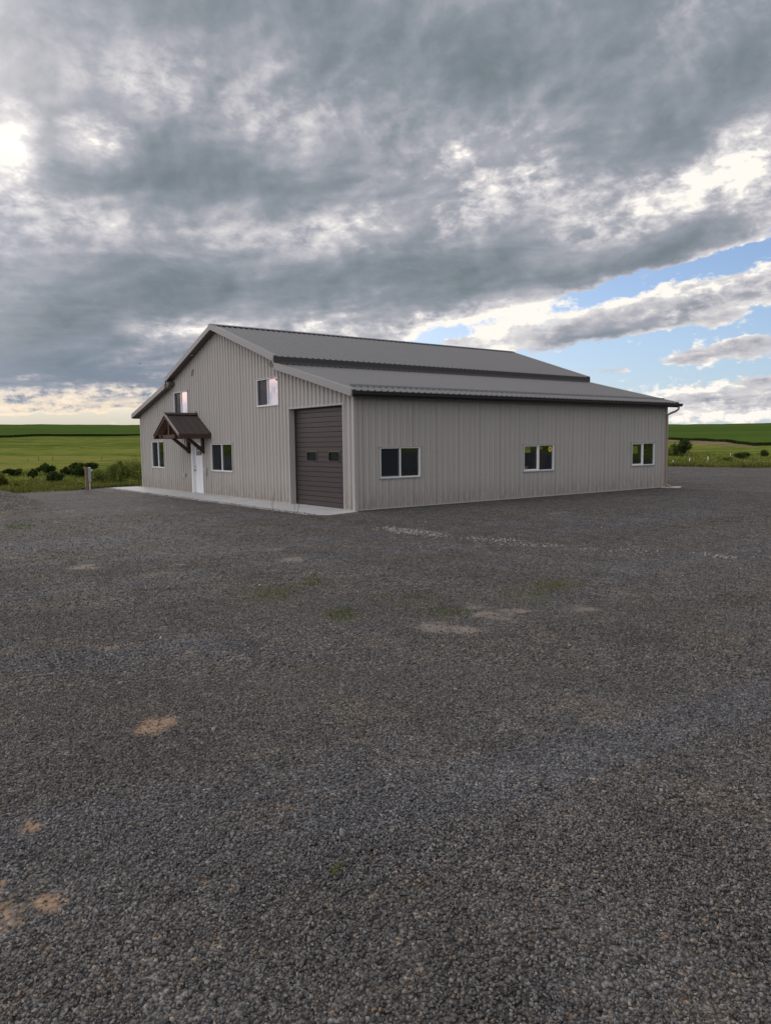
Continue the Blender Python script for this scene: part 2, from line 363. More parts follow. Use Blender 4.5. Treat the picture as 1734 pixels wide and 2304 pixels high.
# ================================================================ terrain
W_, L_ = 17.52, 15.26
def smooth(t): t = np.clip(t, 0, 1); return t*t*(3-2*t)
def vnoise(x, y, s, seed=0):
    """cheap smooth value noise, vectorised"""
    x = np.asarray(x, float)/s+seed*17.3; y = np.asarray(y, float)/s-seed*9.1
    xi = np.floor(x); yi = np.floor(y); fx = smooth(x-xi); fy = smooth(y-yi)
    h = lambda a, b: np.modf(np.abs(np.sin(a*127.1+b*311.7+seed)*43758.5453))[0]
    return (h(xi, yi)*(1-fx)*(1-fy)+h(xi+1, yi)*fx*(1-fy)+h(xi, yi+1)*(1-fx)*fy+h(xi+1, yi+1)*fx*fy)-.5
# edge of the gravel lot: bearing in degrees -> distance from the viewer's spot
EA = np.array([0, 60, 82, 110, 117, 121, 125, 135, 150, 160, 163, 166.5, 170, 178, 190, 240, 300, 360.])
ER = np.array([130, 130, 62, 56.5, 56.3, 58.3, 60, 62, 50, 40.0, 38.6, 36.2, 35.6, 37, 125, 130, 130, 130.])
WA = np.array([0, 110, 117, 123, 135, 150, 170, 200, 300, 360.])
WR = np.array([190, 170, 150, 196, 205, 200, 200, 200, 200, 190.])
LR = np.array([0, 36, 42, 55, 75, 100, 150, 200, 300, 456, 600, 900, 2500, 5000.])
LZ = np.array([0, 0, -.5, -1.3, -1.1, -.3, 2.2, 4.5, 8.0, 14.3, 14, 6, -20, -60.])
RR = np.array([0, 58, 65, 80, 110, 160, 200, 300, 456, 600, 900, 2500, 5000.])
RZ = np.array([0, 0, -.4, -.6, -.2, 1.4, 2.1, 5.0, 10.5, 10.4, 4, -20, -60.])
def polar(x, y):
    dx = x-CAM.x; dy = y-CAM.y
    return np.hypot(dx, dy), np.degrees(np.arctan2(dy, dx)) % 360
def H(x, y):
    x = np.asarray(x, float); y = np.asarray(y, float)
    r, az = polar(x, y)
    re = np.interp(az, EA, ER)
    k = smooth((az-128)/24)
    hill = .3*np.sin(np.radians(az*9+20))*smooth((r-150)/200)
    tilt = np.where(az > 150, (az-164)*.032, 0)*np.clip(r/456, 0, 1)**1.5*np.where(az > 185, 0, 1)
    far = np.interp(r, LR, LZ)*k+np.interp(r, RR, RZ)*(1-k)+hill+tilt*1.0
    far = far+vnoise(x, y, 7, 3)*.35*smooth((r-re-1)/8)+vnoise(x, y, 30, 5)*.8*smooth((r-re)/25)*np.where(r < 170, 1, .4)
    # lot: pad is level, rises gently to where the viewer stands
    lot = .30*smooth((17-r)/15)
    out = np.maximum(np.maximum(-W_-1-x, x-.6), np.maximum(-2.0-y, y-L_-.8))
    away = smooth(out/3.0)
    lot = lot+away*(vnoise(x, y, 2.6, 1)*.035+vnoise(x, y, .9, 2)*.012)-(1-away)*.012
    # heap of spoil at the far left edge of the lot
    u = (x+8.3)/1.7; v = (y+7.9)/1.5
    lot = lot+.60*np.exp(-(u*u+v*v)*1.3)*(1+.25*vnoise(x, y, .8, 8))
    s = smooth((r-re+1.0)/7)
    return lot*(1-s)+np.where(s > 0, far, 0)*s

def polar_sheet(name, rings, azs, material, closed=True):
    """rings(az)-> array of radii"""
    R = np.array([rings(a) for a in azs]); na, nr = R.shape
    a = np.radians(azs)[:, None]
    X = CAM.x+R*np.cos(a); Y = CAM.y+R*np.sin(a); Z = H(X, Y)
    co = np.stack([X, Y, Z], -1).reshape(-1, 3)
    idx = np.arange(na*nr).reshape(na, nr)
    nx = np.roll(idx, -1, 0)
    if not closed: idx, nx = idx[:-1], nx[:-1]
    q = np.stack([idx[:, :-1], idx[:, 1:], nx[:, 1:], nx[:, :-1]], -1).reshape(-1, 4)
    me = bpy.data.meshes.new(name); me.vertices.add(len(co)); me.vertices.foreach_set('co', co.ravel())
    me.loops.add(q.size); me.loops.foreach_set('vertex_index', q.ravel())
    me.polygons.add(len(q)); me.polygons.foreach_set('loop_start', np.arange(len(q))*4)
    me.polygons.foreach_set('use_smooth', np.ones(len(q), bool))
    me.materials.append(material); me.update(calc_edges=True); me.validate()
    o = bpy.data.objects.new(name, me); C.objects.link(o); return structure(o)
AZ = np.concatenate([np.arange(0, 108, 4.), np.arange(108, 180, .4), np.arange(180, 360, 4.)])

def mat_lot():
    m = bpy.data.materials.new('crushed_basalt'); m.use_nodes = True; t = m.node_tree; t.nodes.clear(); N = NT(t)
    out = N.node('ShaderNodeOutputMaterial'); b = N.node('ShaderNodeBsdfPrincipled'); N.l.new(b.outputs[0], out.inputs[0])
    P = N.node('ShaderNodeTexCoord').outputs['Object']
    wn = N.noise(P, 9, 3, .6).outputs['Color']
    wv = N.node('ShaderNodeVectorMath', operation='MULTIPLY_ADD'); N.l.new(wn, wv.inputs[0])
    wv.inputs[1].default_value = (.03, .03, .03); N.l.new(P, wv.inputs[2])
    def vor(scale, feat='F1'):
        v = N.node('ShaderNodeTexVoronoi', feature=feat, voronoi_dimensions='2D'); v.inputs['Scale'].default_value = scale
        N.l.new(wv.outputs[0], v.inputs['Vector']); return v
    v1 = vor(46); v2 = vor(17); v3 = vor(7)
    s1 = N.node('ShaderNodeSeparateColor'); N.l.new(v1.outputs['Color'], s1.inputs[0])
    s2 = N.node('ShaderNodeSeparateColor'); N.l.new(v2.outputs['Color'], s2.inputs[0])
    stone = N.ramp(s1.outputs[0], [(p_, tuple(c_*k_ for c_, k_ in zip(q_, (1.20, 1.18, 1.15)))) for p_, q_ in STONE_STOPS])
    # clumps of coarser value so that the texture does not average out with distance
    g = N.mad(N.sub(s2.outputs[1], .5), .55, 1.0)
    s3 = N.node('ShaderNodeSeparateColor'); N.l.new(v3.outputs['Color'], s3.inputs[0])
    g = N.mul(g, N.mad(N.sub(s3.outputs[1], .5), .28, 1.0))
    big = N.noise(N.mapping(P, rot=(0, 0, .9), sc=(.5, .16, 1)), 1.0, 6, .6, .8).outputs[0]
    g = N.mul(g, N.mad(N.sub(big, .5), .75, 1.0))
    med = N.noise(P, 1.7, 6, .65).outputs[0]
    g = N.mul(g, N.mad(N.sub(med, .5), .5, 1.0))
    track = N.noise(N.mapping(P, rot=(0, 0, .55), sc=(.06, 1.1, 1)), 1.0, 3, .5, .5).outputs[0]
    g = N.mul(g, N.mad(N.sub(track, .5), .55, 1.0))
    dist = N.ss(v1.outputs['Distance'], .25, .75, 1.05, .35)
    g = N.mul(g, dist)
    c = N.node('ShaderNodeVectorMath', operation='SCALE'); N.l.new(stone, c.inputs[0]); N.l.new(g, c.inputs['Scale'])
    col = c.outputs[0]
    # cooler / browner drifts
    col = N.mix(N.ss(big, .42, .62, 0, .6), col, N.mix(1.0, col, (.88, .96, 1.12), 'MULTIPLY'))
    col = N.mix(N.ss(med, .48, .70, 0, .45), col, N.mix(1.0, col, (1.2, 1.05, .84), 'MULTIPLY'))
    # sandy places where the ground shows through, and mossy weeds
    pn = N.noise(P, 3.2, 7, .7).outputs[0]; pw = N.noise(P, 1.3, 3, .5).outputs['Color']
    po = N.node('ShaderNodeVectorMath', operation='MULTIPLY_ADD'); N.l.new(pw, po.inputs[0]); po.inputs[1].default_value = (.18, .18, 0)
    N.l.new(P, po.inputs[2]); po2 = N.node('ShaderNodeVectorMath', operation='SUBTRACT'); N.l.new(po.outputs[0], po2.inputs[0]); po2.inputs[1].default_value = (.09, .09, 0)
    def field(L):
        acc = 0.0
        for x, y, sx, sy, r, k in L:
            acc = N.mad(N.blob(po2.outputs[0], (x, y, 0), r, (sx, sy, 50), 'SPHERICAL'), k, acc)
        return acc
    fine = N.noise(P, 38, 4, .7).outputs[0]
    sand = N.m('ADD', field(SAND), N.mad(N.sub(pn, .5), 2.2, N.mul(N.sub(fine, .5), 1.2)))
    sf = N.ss(sand, .22, .62)
    sandc = N.ramp(N.noise(P, 60, 4, .7).outputs[0], [(.3, (.14, .112, .092)), (.5, (.235, .197, .168)), (.7, (.34, .295, .255))])
    sepp = N.node('ShaderNodeSeparateXYZ'); N.l.new(P, sepp.inputs[0])
    sandc = N.mix(N.ss(sepp.outputs[1], -9.0, -10.2), sandc, N.mix(1.0, sandc, (1.25, 1.0, .78), 'MULTIPLY'))
    col = N.mix(N.mul(sf, .85), col, sandc)
    moss = N.m('ADD', field(MOSS), N.mad(N.sub(pn, .5), -1.0, N.mul(N.sub(fine, .5), 1.3)))
    col = N.mix(N.ss(moss, .34, .72, 0, .45), col, (.085, .11, .028))
    N.l.new(col, b.inputs['Base Color']); b.inputs['Roughness'].default_value = .85
    b.inputs['Specular IOR Level'].default_value = .06
    h = N.sub(N.mul(N.ss(v1.outputs['Distance'], .0, .8, 1, 0), N.sub(1.0, N.mul(sf, .7))), 0.0)
    h = N.add(h, N.mul(s1.outputs[2], .7)); h = N.mad(med, 1.5, h)
    h = N.mad(s2.outputs[0], .8, h)
    bp = N.node('ShaderNodeBump'); bp.inputs['Strength'].default_value = .9; bp.inputs['Distance'].default_value = .012
    N.l.new(h, bp.inputs['Height']); N.l.new(bp.outputs[0], b.inputs['Normal'])
    return m
STONE_STOPS = [(0.0, (.048, .046, .045)), (.2, (.086, .080, .075)), (.42, (.118, .115, .114)), (.62, (.146, .131, .114)),
               (.82, (.176, .171, .168)), (.93, (.235, .222, .210)), (.975, (.27, .23, .19)), (.99, (.24, .155, .09)), (1.0, (.36, .31, .26))]
SAND = [(12.22, -6.83, 0.57, 0.42, 45.0, 0.72), (12.53, -7.53, 0.46, 0.4, 48.0, 0.62), (12.19, -7.61, 0.28, 0.37, 50.0, 0.55), (12.65, -6.97, 0.32, 0.33, 44.0, 0.5), (11.81, -6.68, 0.36, 0.27, 47.0, 0.5), (12.34, -6.44, 0.35, 0.19, 43.0, 0.55), (12.44, -6.09, 0.43, 0.2, 40.0, 0.5), (12.78, -5.95, 0.42, 0.33, 38.0, 0.45), (13.22, -10.56, 0.19, 0.24, 71.0, 0.95), (14.13, -11.45, 0.08, 0.1, 80.0, 0.9), (14.72, -11.51, 0.09, 0.11, 79.0, 0.85), (14.7, -11.64, 0.08, 0.18, 82.0, 0.9), (14.5, -11.61, 0.06, 0.07, 82.0, 0.8), (14.66, -10.52, 0.1, 0.08, 61.0, 0.5), (7.14, -6.14, 0.43, 0.53, 60.0, 0.75), (5.51, -5.57, 0.31, 0.59, 62.0, 0.55), (5.49, -5.0, 0.37, 0.51, 60.0, 0.55), (5.57, -8.95, 0.5, 0.48, 75.0, 0.75), (5.23, -8.66, 0.34, 0.34, 75.0, 0.6), (7.19, -8.42, 0.44, 0.38, 71.0, 0.65), (11.73, -9.72, 0.11, 0.11, 68.0, 0.75), (11.14, -10.2, 0.18, 0.1, 74.0, 0.65), (10.7, -9.62, 0.16, 0.11, 70.0, 0.55), (6.38, -7.75, 0.21, 0.23, 69.0, 0.6), (4.27, 3.64, 0.46, 0.67, 40.0, 0.6), (7.7, -3.94, 0.34, 0.34, 50.0, 0.5), (4.77, 0.57, 0.32, 0.51, 45.0, 0.5), (12.68, -4.55, 0.48, 0.34, 33.0, 0.4)]
MOSS = [(9.74, -8.05, 0.59, 1.07, 63.0, 0.8), (11.24, -8.06, 0.44, 0.6, 57.0, 0.7), (11.11, -7.03, 0.63, 0.5, 52.0, 0.55), (11.8, -5.86, 0.65, 1.0, 43.0, 0.75), (11.92, -7.16, 0.41, 0.42, 49.0, 0.5), (11.53, -5.02, 0.42, 0.46, 40.0, 0.55), (-2.58, -8.29, 0.55, 1.76, 79.0, 0.9), (9.31, -7.19, 0.26, 0.49, 59.0, 0.45), (13.6, -4.37, 0.47, 0.6, 27.0, 0.4), (10.36, -7.03, 1.58, 2.47, 55.0, 0.22), (12.58, -6.9, 1.17, 1.12, 44.0, 0.2)]
lotm = mat_lot()
tl = np.concatenate([[.002, .01, .02, .04], np.linspace(.06, 1, 150)])
lot = polar_sheet('gravel_lot', lambda a: np.interp(a, EA, ER)*tl, AZ, lotm)

def mat_field(name, stops, sc1, sc2, amp, bump):
    m = bpy.data.materials.new(name); m.use_nodes = True; t = m.node_tree; t.nodes.clear(); N = NT(t)
    out = N.node('ShaderNodeOutputMaterial'); b = N.node('ShaderNodeBsdfPrincipled'); N.l.new(b.outputs[0], out.inputs[0])
    P = N.node('ShaderNodeTexCoord').outputs['Object']
    R = N.mapping(P, rot=(0, 0, math.radians(-53)))
    a = N.noise(N.mapping(R, sc=sc1), 1.0, 6, .6, .6).outputs[0]
    f = N.noise(N.mapping(R, sc=sc2), 1.0, 7, .7, .3).outputs[0]
    v = N.mad(N.sub(f, .5), amp, a)
    N.l.new(N.ramp(v, stops), b.inputs['Base Color']); b.inputs['Roughness'].default_value = .9
    b.inputs['Specular IOR Level'].default_value = 0.0
    bp = N.node('ShaderNodeBump'); bp.inputs['Strength'].default_value = bump; bp.inputs['Distance'].default_value = .5
    N.l.new(f, bp.inputs['Height']); N.l.new(bp.outputs[0], b.inputs['Normal'])
    return m
pastm = mat_field('rough_pasture', [(.22, (.070, .078, .026)), (.38, (.092, .126, .026)), (.5, (.135, .165, .034)), (.6, (.195, .210, .042)), (.74, (.24, .195, .085))],
                  (.02, .085, 1), (.30, 1.1, 1), 1.3, .6)
wheatm = mat_field('green_wheat', [(.3, (.050, .084, .020)), (.5, (.064, .104, .023)), (.7, (.084, .124, .026))], (.004, .03, 1), (.03, .35, 1), .35, .2)
fallowm = mat_field('bare_slope', [(.3, (.13, .12, .05)), (.5, (.20, .155, .09)), (.7, (.24, .18, .11))], (.02, .2, 1), (.2, .9, 1), .8, .3)
tp = np.concatenate([np.linspace(0, .25, 26)[:-1], np.linspace(.25, 1, 45)])
slope_k = lambda a: 1-.12*float(smooth((a-115.5)/4.5))*float(smooth((135-a)/6))
pasture = polar_sheet('pasture', lambda a: np.interp(a, EA, ER)*(1-tp)+np.interp(a, WA, WR)*slope_k(a)*tp, AZ, pastm)
ts = np.linspace(0, 1, 14)
slope = polar_sheet('bare_slope', lambda a: np.interp(a, WA, WR)*(slope_k(a)+(1-slope_k(a))*ts), AZ[(AZ > 115.2) & (AZ < 136)], fallowm, closed=False)
tw = np.concatenate([np.linspace(0, .14, 22)[:-1], np.linspace(.14, 1, 22)**1.3])
tw = np.maximum.accumulate(tw)
wheat = polar_sheet('wheat_field', lambda a: np.interp(a, WA, WR)*(1-tw)+2500*tw, AZ, wheatm)

# ================================================================ building
barn = thing('shop_building', 'large taupe metal shop with charcoal raised-centre roof standing on the gravel lot', 'building', (-W_/2, 0, 0))
B_OFF = Vector((W_/2, 0, 0))
def part(mb, name, material, parent=None, **k):
    o = mb.build(name, material, None, **k)
    p = parent or barn
    o.parent = p
    if p is barn: o.matrix_parent_inverse = Matrix.Translation(B_OFF)
    return o

FRONT = lambda u, n, z: (u, -n, z)
SIDE = lambda u, n, z: (n, u, z)
BACK = lambda u, n, z: (u, L_+n, z)
LEFT = lambda u, n, z: (-W_-n, u, z)
PITCH = .0229
def rib_profile(u0, u1, period=.2286, h=.032, phase=0.0, bw=.040, tw=.018, minor=.005):
    pts = {}
    def put(u, o):
        if u0+1e-4 < u < u1-1e-4: pts[round(u, 5)] = o
    k = math.floor((u0-phase)/period)-1
    while True:
        c = phase+k*period
        if c-bw > u1: break
        for d, o in ((-bw, 0), (-tw, h), (tw, h), (bw, 0)): put(c+d, o)
        if minor:
            for q in (1/3, 2/3):
                e = c+period*q
                for d, o in ((-.014, 0), (-.006, minor), (.006, minor), (.014, 0)): put(e+d, o)
        k += 1
    pts[u0] = 0.0; pts[u1] = 0.0
    return pts
def rib_wall(name, P, u0, u1, ztop, openings, material, parent=None, zbot=0.0, breaks=(), phase=0.0, ribh=.038):
    prof = rib_profile(u0, u1, phase=phase, h=ribh, tw=.012, bw=.031)
    us = sorted(prof); off = lambda u: float(np.interp(u, us, [prof[q] for q in us]))
    extra = [b for b in breaks]
    for a, b, c, d in openings: extra += [a, b]
    allu = sorted(set(us) | set(extra))
    m = MB()
    for a, b in zip(allu[:-1], allu[1:]):
        if b-a < 1e-5: continue
        mid = (a+b)/2; cuts = [(zbot, None)]
        ivs = []; z = zbot
        for (o0, o1, z0, z1) in sorted([o for o in openings if o[0]-1e-6 < mid < o[1]+1e-6], key=lambda o: o[2]):
            if z0 > z: ivs.append((z, z0))
            z = z1
        ivs.append((z, None))
        for lo, hi in ivs:
            ha = ztop(a) if hi is None else hi; hb = ztop(b) if hi is None else hi
            m.face([P(a, off(a), lo), P(b, off(b), lo), P(b, off(b), hb), P(a, off(a), ha)])
    return part(m, name, material, parent, recalc=False)

XR = -W_/2                      # ridge
EU_R, EU_L = -4.04, -13.48      # upper eaves
SLU = (6.31-4.72)/(EU_R-XR)
zu = lambda x: 6.31-abs(x-XR)*SLU
zl = lambda x: 3.368+(.335-x)*.2542 if x > XR else 3.368+(.335-(2*XR-x))*.2542
CW_R, CW_L = -4.19, -13.33
T_ = .15
def ztop_g(x): return (zu(x) if CW_L-.001 <= x <= CW_R+.001 else zl(x))-.06
GARAGE = (-3.635, -.5425, 0, 3.04)
DOORO = (-11.49, -10.54, 0, 2.08)
WIN_F = [(-16.155, -14.615, .95, 2.126), (-9.70, -7.82, .93, 1.98), (-5.80, -4.27, 3.20, 4.12), (-13.30, -11.80, 3.20, 4.145)]
WIN_S = [(.87, 2.385, .895, 1.80), (6.90, 8.44, .90, 1.81), (12.95, 14.455, .925, 1.82)]
eps = 1e-4
rib_wall('front_wall', FRONT, -W_+.03, -.03, ztop_g, [GARAGE, DOORO]+WIN_F, WALLM, breaks=[CW_L-eps*2, CW_L, XR, CW_R, CW_R+eps*2], phase=.05)
rib_wall('side_wall', SIDE, .03, L_-.03, lambda u: zl(0)-.06, WIN_S, WALLM, ribh=.019)
BG1 = (-3.635, -.5425, 0, 3.04); BG2 = (-8.6, -5.4, 0, 3.04)
rib_wall('rear_wall', BACK, -W_, 0, ztop_g, [BG1, BG2], WALLM, breaks=[CW_L-eps*2, CW_L, XR, CW_R, CW_R+eps*2])
rib_wall('far_side_wall', LEFT, 0, L_, lambda u: zl(-W_)-.06, [(7, 8.5, .9, 1.8), (10, 11.5, .9, 1.8)], WALLM)
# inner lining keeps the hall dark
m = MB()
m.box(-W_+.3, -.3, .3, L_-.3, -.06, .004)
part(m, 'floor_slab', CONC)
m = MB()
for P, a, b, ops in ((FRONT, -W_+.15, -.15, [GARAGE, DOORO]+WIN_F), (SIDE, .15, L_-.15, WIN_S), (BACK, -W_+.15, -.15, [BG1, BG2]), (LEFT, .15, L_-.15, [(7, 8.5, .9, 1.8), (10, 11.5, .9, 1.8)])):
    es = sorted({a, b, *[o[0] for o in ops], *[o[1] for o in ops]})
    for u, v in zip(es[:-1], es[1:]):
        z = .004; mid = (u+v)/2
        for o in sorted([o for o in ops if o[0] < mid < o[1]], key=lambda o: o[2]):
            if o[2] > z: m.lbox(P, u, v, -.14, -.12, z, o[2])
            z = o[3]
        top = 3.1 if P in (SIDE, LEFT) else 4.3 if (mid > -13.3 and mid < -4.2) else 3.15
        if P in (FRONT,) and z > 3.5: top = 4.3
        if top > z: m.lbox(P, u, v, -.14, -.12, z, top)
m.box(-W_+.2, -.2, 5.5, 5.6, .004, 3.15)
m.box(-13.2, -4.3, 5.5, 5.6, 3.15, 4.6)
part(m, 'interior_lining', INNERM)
# corner trims and base trim
m = MB(); m.prism([(-.085, -.036, 0), (.036, -.036, 0), (.036, .085, 0), (.004, .085, 0), (.004, -.004, 0), (-.085, -.004, 0)], (0, 0, 3.30)); part(m, 'corner_trim', TRIMM)
m = MB(); m.prism([(-W_-.03, -.036, 0), (-W_+.085, -.036, 0), (-W_+.085, -.004, 0), (-W_-.001, -.004, 0), (-W_-.001, .085, 0), (-W_-.03, .085, 0)], (0, 0, 3.28)); part(m, 'corner_trim', TRIMM)
m = MB(); m.box(.004, .036, L_-.085, L_+.03, 0, 3.30); part(m, 'corner_trim', TRIMM)
m = MB()
for a, b in ((-W_+.09, GARAGE[0]-.05), (GARAGE[1]+.05, -.09)):
    if a < DOORO[0] < b:
        m.box(a, DOORO[0]-.13, -.034, -.001, .002, .03); m.box(DOORO[1]+.11, b, -.034, -.001, .002, .03)
    else: m.box(a, b, -.034, -.001, .002, .03)
m.box(.001, .036, .09, L_-.09, .002, .03)
part(m, 'base_trim', mat('base_trim_pale', (.42, .40, .38), .5))

# ---- roof
def roof_slab(m, xa, xb, f, y0, y1, t, lift=0):
    m.prism([(xa, y0, f(xa)+lift), (xb, y0, f(xb)+lift), (xb, y0, f(xb)-t), (xa, y0, f(xa)-t)], (0, y1-y0, 0))
Y0, Y1 = -.30, L_+.30
def roof_ribs(name, xa, xb, f, material, minor=.003):
    prof = rib_profile(Y0+.02, Y1-.02, minor=minor, h=.030, bw=.034, tw=.012)
    us = sorted(prof); m = MB(); n = len(us)
    for x in (xa, xb):
        for u in us: m.v.append((x, u, f(x)+.012+prof[u]))
    for i in range(n-1): m.f.append((i, i+1, n+i+1, n+i)); m.mi.append(0)
    # drip of the sheet at the eave
    return part(m, name, material, recalc=False)
m = MB()
roof_slab(m, XR, EU_R-.02, zu, Y0+.03, Y1-.03, T_-.005); roof_slab(m, XR, EU_L+.02, zu, Y0+.03, Y1-.03, T_-.005)
roof_slab(m, CW_R-.2, .30, zl, Y0+.03, Y1-.03, T_-.015); roof_slab(m, CW_L+.2, -W_-.31, zl, Y0+.03, Y1-.03, T_-.015)
part(m, 'soffit', SOFFM)
roof_ribs('upper_roof', XR, EU_R+.03, zu, ROOFM)
roof_ribs('upper_roof', XR, EU_L-.03, zu, ROOFM)
roof_ribs('lower_roof', EU_R-.1, .375, zl, ROOFM)
roof_ribs('lower_roof', EU_L+.1, -W_-.37, zl, ROOFM)
# rake trims (front and back), stepped profile
for y0, y1 in ((Y0-.015, Y0+.03), (Y1-.03, Y1+.015)):
    for xa, xb, f in ((XR, EU_R+.01, zu), (XR, EU_L-.01, zu), (EU_R+.04, .34, zl), (EU_L-.04, -W_-.34, zl)):
        m = MB(); m.prism([(xa, y0, f(xa)+.03), (xb, y0, f(xb)+.03), (xb, y0, f(xb)-T_+.01), (xa, y0, f(xa)-T_+.01)], (0, y1-y0, 0))
        o0, o1 = (y0-.012, y0) if y0 < 0 else (y1, y1+.012)
        m.prism([(xa, o0, f(xa)-T_+.075), (xb, o0, f(xb)-T_+.075), (xb, o0, f(xb)-T_-.004), (xa, o0, f(xa)-T_-.004)], (0, o1-o0, 0))
        # flat leg lapping over the sheets
        a0, a1 = (y0, y0+.16) if y0 < 0 else (y1-.16, y1)
        m.prism([(xa, a0, f(xa)+.046), (xb, a0, f(xb)+.046), (xb, a0, f(xb)+.0305), (xa, a0, f(xa)+.0305)], (0, a1-a0, 0))
        part(m, 'rake_trim', RAKEM)
m = MB()
for s in (-1, 1):
    m.prism([(XR, Y0-.02, 6.375), (XR+s*.19, Y0-.02, 6.375-.19*SLU), (XR+s*.19, Y0-.02, 6.36-.19*SLU), (XR, Y0-.02, 6.36)], (0, Y1-Y0+.04, 0))
part(m, 'ridge_cap', ROOFM)
# eave fascia of the raised centre
for x, s in ((EU_R, 1), (EU_L, -1)):
    m = MB()
    m.box(x-.02, x+.02, Y0+.005, Y1-.005, 4.50, 4.715); m.box(x+s*.02-.006, x+s*.02+.006, Y0-.005, Y1+.005, 4.655, 4.712)
    part(m, 'upper_fascia', DARKM)
# boxed returns closing the step under the overhang
m = MB(); m.box(EU_R-.14, EU_R-.022, Y0+.032, -.03, 4.36, 4.60); part(m, 'eave_return', TRIMM)
m = MB(); m.box(EU_L+.022, EU_L+.14, Y0+.032, -.03, 4.36, 4.60)
part(m, 'eave_return', TRIMM)
for s, x in ((1, .31), (-1, -W_-.32)):
    m = MB(); m.box(x, x+.02, Y0+.02, Y1-.02, 3.20, 3.36)
    part(m, 'lower_fascia', DARKM)
# valley flashing at the wall step and the snow rail
m = MB()
m.prism([(EU_R+.021, Y0+.2, zl(EU_R)+.09), (EU_R+.10, Y0+.2, zl(EU_R+.1)+.045), (EU_R+.10, Y0+.2, zl(EU_R+.1)+.037), (EU_R+.021, Y0+.2, zl(EU_R)+.04)], (0, Y1-Y0-.4, 0))
part(m, 'step_flashing', DARKM)
m = MB(); xs = -.25
m.box(xs, xs+.006, .02, Y1-.1, zl(xs)+.038, zl(xs)+.085); m.prism([(xs, .02, zl(xs)+.038), (xs-.07, .02, zl(xs-.07)+.038), (xs-.07, .02, zl(xs-.07)+.044), (xs, .02, zl(xs)+.044)], (0, Y1-.12, 0))
part(m, 'snow_rail', mat('snow_rail_metal', (.28, .28, .285), .3, metal=.3, var=.1))
# gutter and downspout
m = MB()
g0, g1 = Y0+.05, Y1+.12
m.prism([(.332, g0, 3.345), (.332, g0, 3.235), (.42, g0, 3.235), (.455, g0, 3.28), (.455, g0, 3.315), (.47, g0, 3.345), (.455, g0, 3.35), (.44, g0, 3.32), (.435, g0, 3.285), (.41, g0, 3.25), (.345, g0, 3.25), (.345, g0, 3.345)], (0, g1-g0, 0))
for e in (g0, g1-.006): m.prism([(.333, e, 3.34), (.333, e, 3.236), (.42, e, 3.236), (.454, e, 3.28), (.454, e, 3.315), (.468, e, 3.34)], (0, .006, 0))
part(m, 'gutter', GUTTM)
m = MB()
pp = [(.40, L_+.22, 3.24), (.40, L_+.20, 3.13), (.32, L_+.14, 3.05), (.16, L_+.02, 2.97), (.075, L_-.05, 2.90), (.075, L_-.05, 2.7), (.075, L_-.05, .20), (.075, L_-.05, .14), (.12, L_-.02, .08), (.24, L_+.02, .05)]
m.tube(pp, .042, 8)
part(m, 'downspout', mat('downspout_tan', (.30, .225, .175), .4, var=.06), smooth=False)
# soffit lights
for x in (-10.9, -15.9):
    m = MB(); z = ztop_g(x)+.06-T_-.008; m.tube([(x, -.15, z), (x, -.15, z+.012)], .055, 14); part(m, 'soffit_light', WHITEP)

# ---- windows
def window(P, u0, u1, z0, z1, glass, label=None, screen=True):
    m = MB(); n0, n1 = -.07, .028; w = .042
    m.lbox(P, u0+.006, u1-.006, n0, n1, z0+.006, z0+w); m.lbox(P, u0+.006, u1-.006, n0, n1, z1-w, z1-.006)
    m.lbox(P, u0+.006, u0+w, n0, n1, z0+w, z1-w); m.lbox(P, u1-w, u1-.006, n0, n1, z0+w, z1-w)
    mid = (u0+u1)/2
    m.lbox(P, mid-.022, mid+.022, n0, .012, z0+w, z1-w)
    f = part(m, 'window', VINYL, bevel=.004)
    if label: f['label'] = label
    m = MB(); t = .02                                   # J-channel round the opening
    m.lbox(P, u0-t, u1+t, -.01, .040, z0-t, z0+.004); m.lbox(P, u0-t, u0+.004, -.01, .040, z0+.004, z1); m.lbox(P, u1-.004, u1+t, -.01, .040, z0+.004, z1)
    m.lbox(P, u0-.055, u1+.055, -.01, .052, z1-.003, z1+.018)
    q = part(m, 'surround', TRIMM, f); q.matrix_parent_inverse = Matrix.Identity(4)
    m = MB(); a, b, c, d = u0+w, mid-.022, z0+w, z1-w; s = .03
    m.lbox(P, a, b, -.055, -.03, c, c+s); m.lbox(P, a, b, -.055, -.03, d-s, d); m.lbox(P, a, a+s, -.055, -.03, c+s, d-s); m.lbox(P, b-s, b, -.055, -.03, c+s, d-s)
    part(m, 'sash', VINYL, f)
    m = MB(); m.face([P(a+s, -.042, c+s), P(b-s, -.042, c+s), P(b-s, -.042, d-s), P(a+s, -.042, d-s)])
    m.face([P(mid+.022, -.02, c), P(u1-w, -.02, c), P(u1-w, -.02, d), P(mid+.022, -.02, d)])
    part(m, 'glass_pane', glass, f, recalc=False)
    if screen:
        m = MB(); m.face([P(a, -.012, c), P(b, -.012, c), P(b, -.012, d), P(a, -.012, d)])
        part(m, 'insect_screen', SCREEN, f, recalc=False)
    return f
wl = [window(FRONT, *w, GLASSUP if i > 1 else GLASS) for i, w in enumerate(WIN_F)]
ws = [window(SIDE, *w, GLASS, screen=(i == 0)) for i, w in enumerate(WIN_S)]
window(LEFT, 7, 8.5, .9, 1.8, GLASS); window(LEFT, 10, 11.5, .9, 1.8, GLASS)
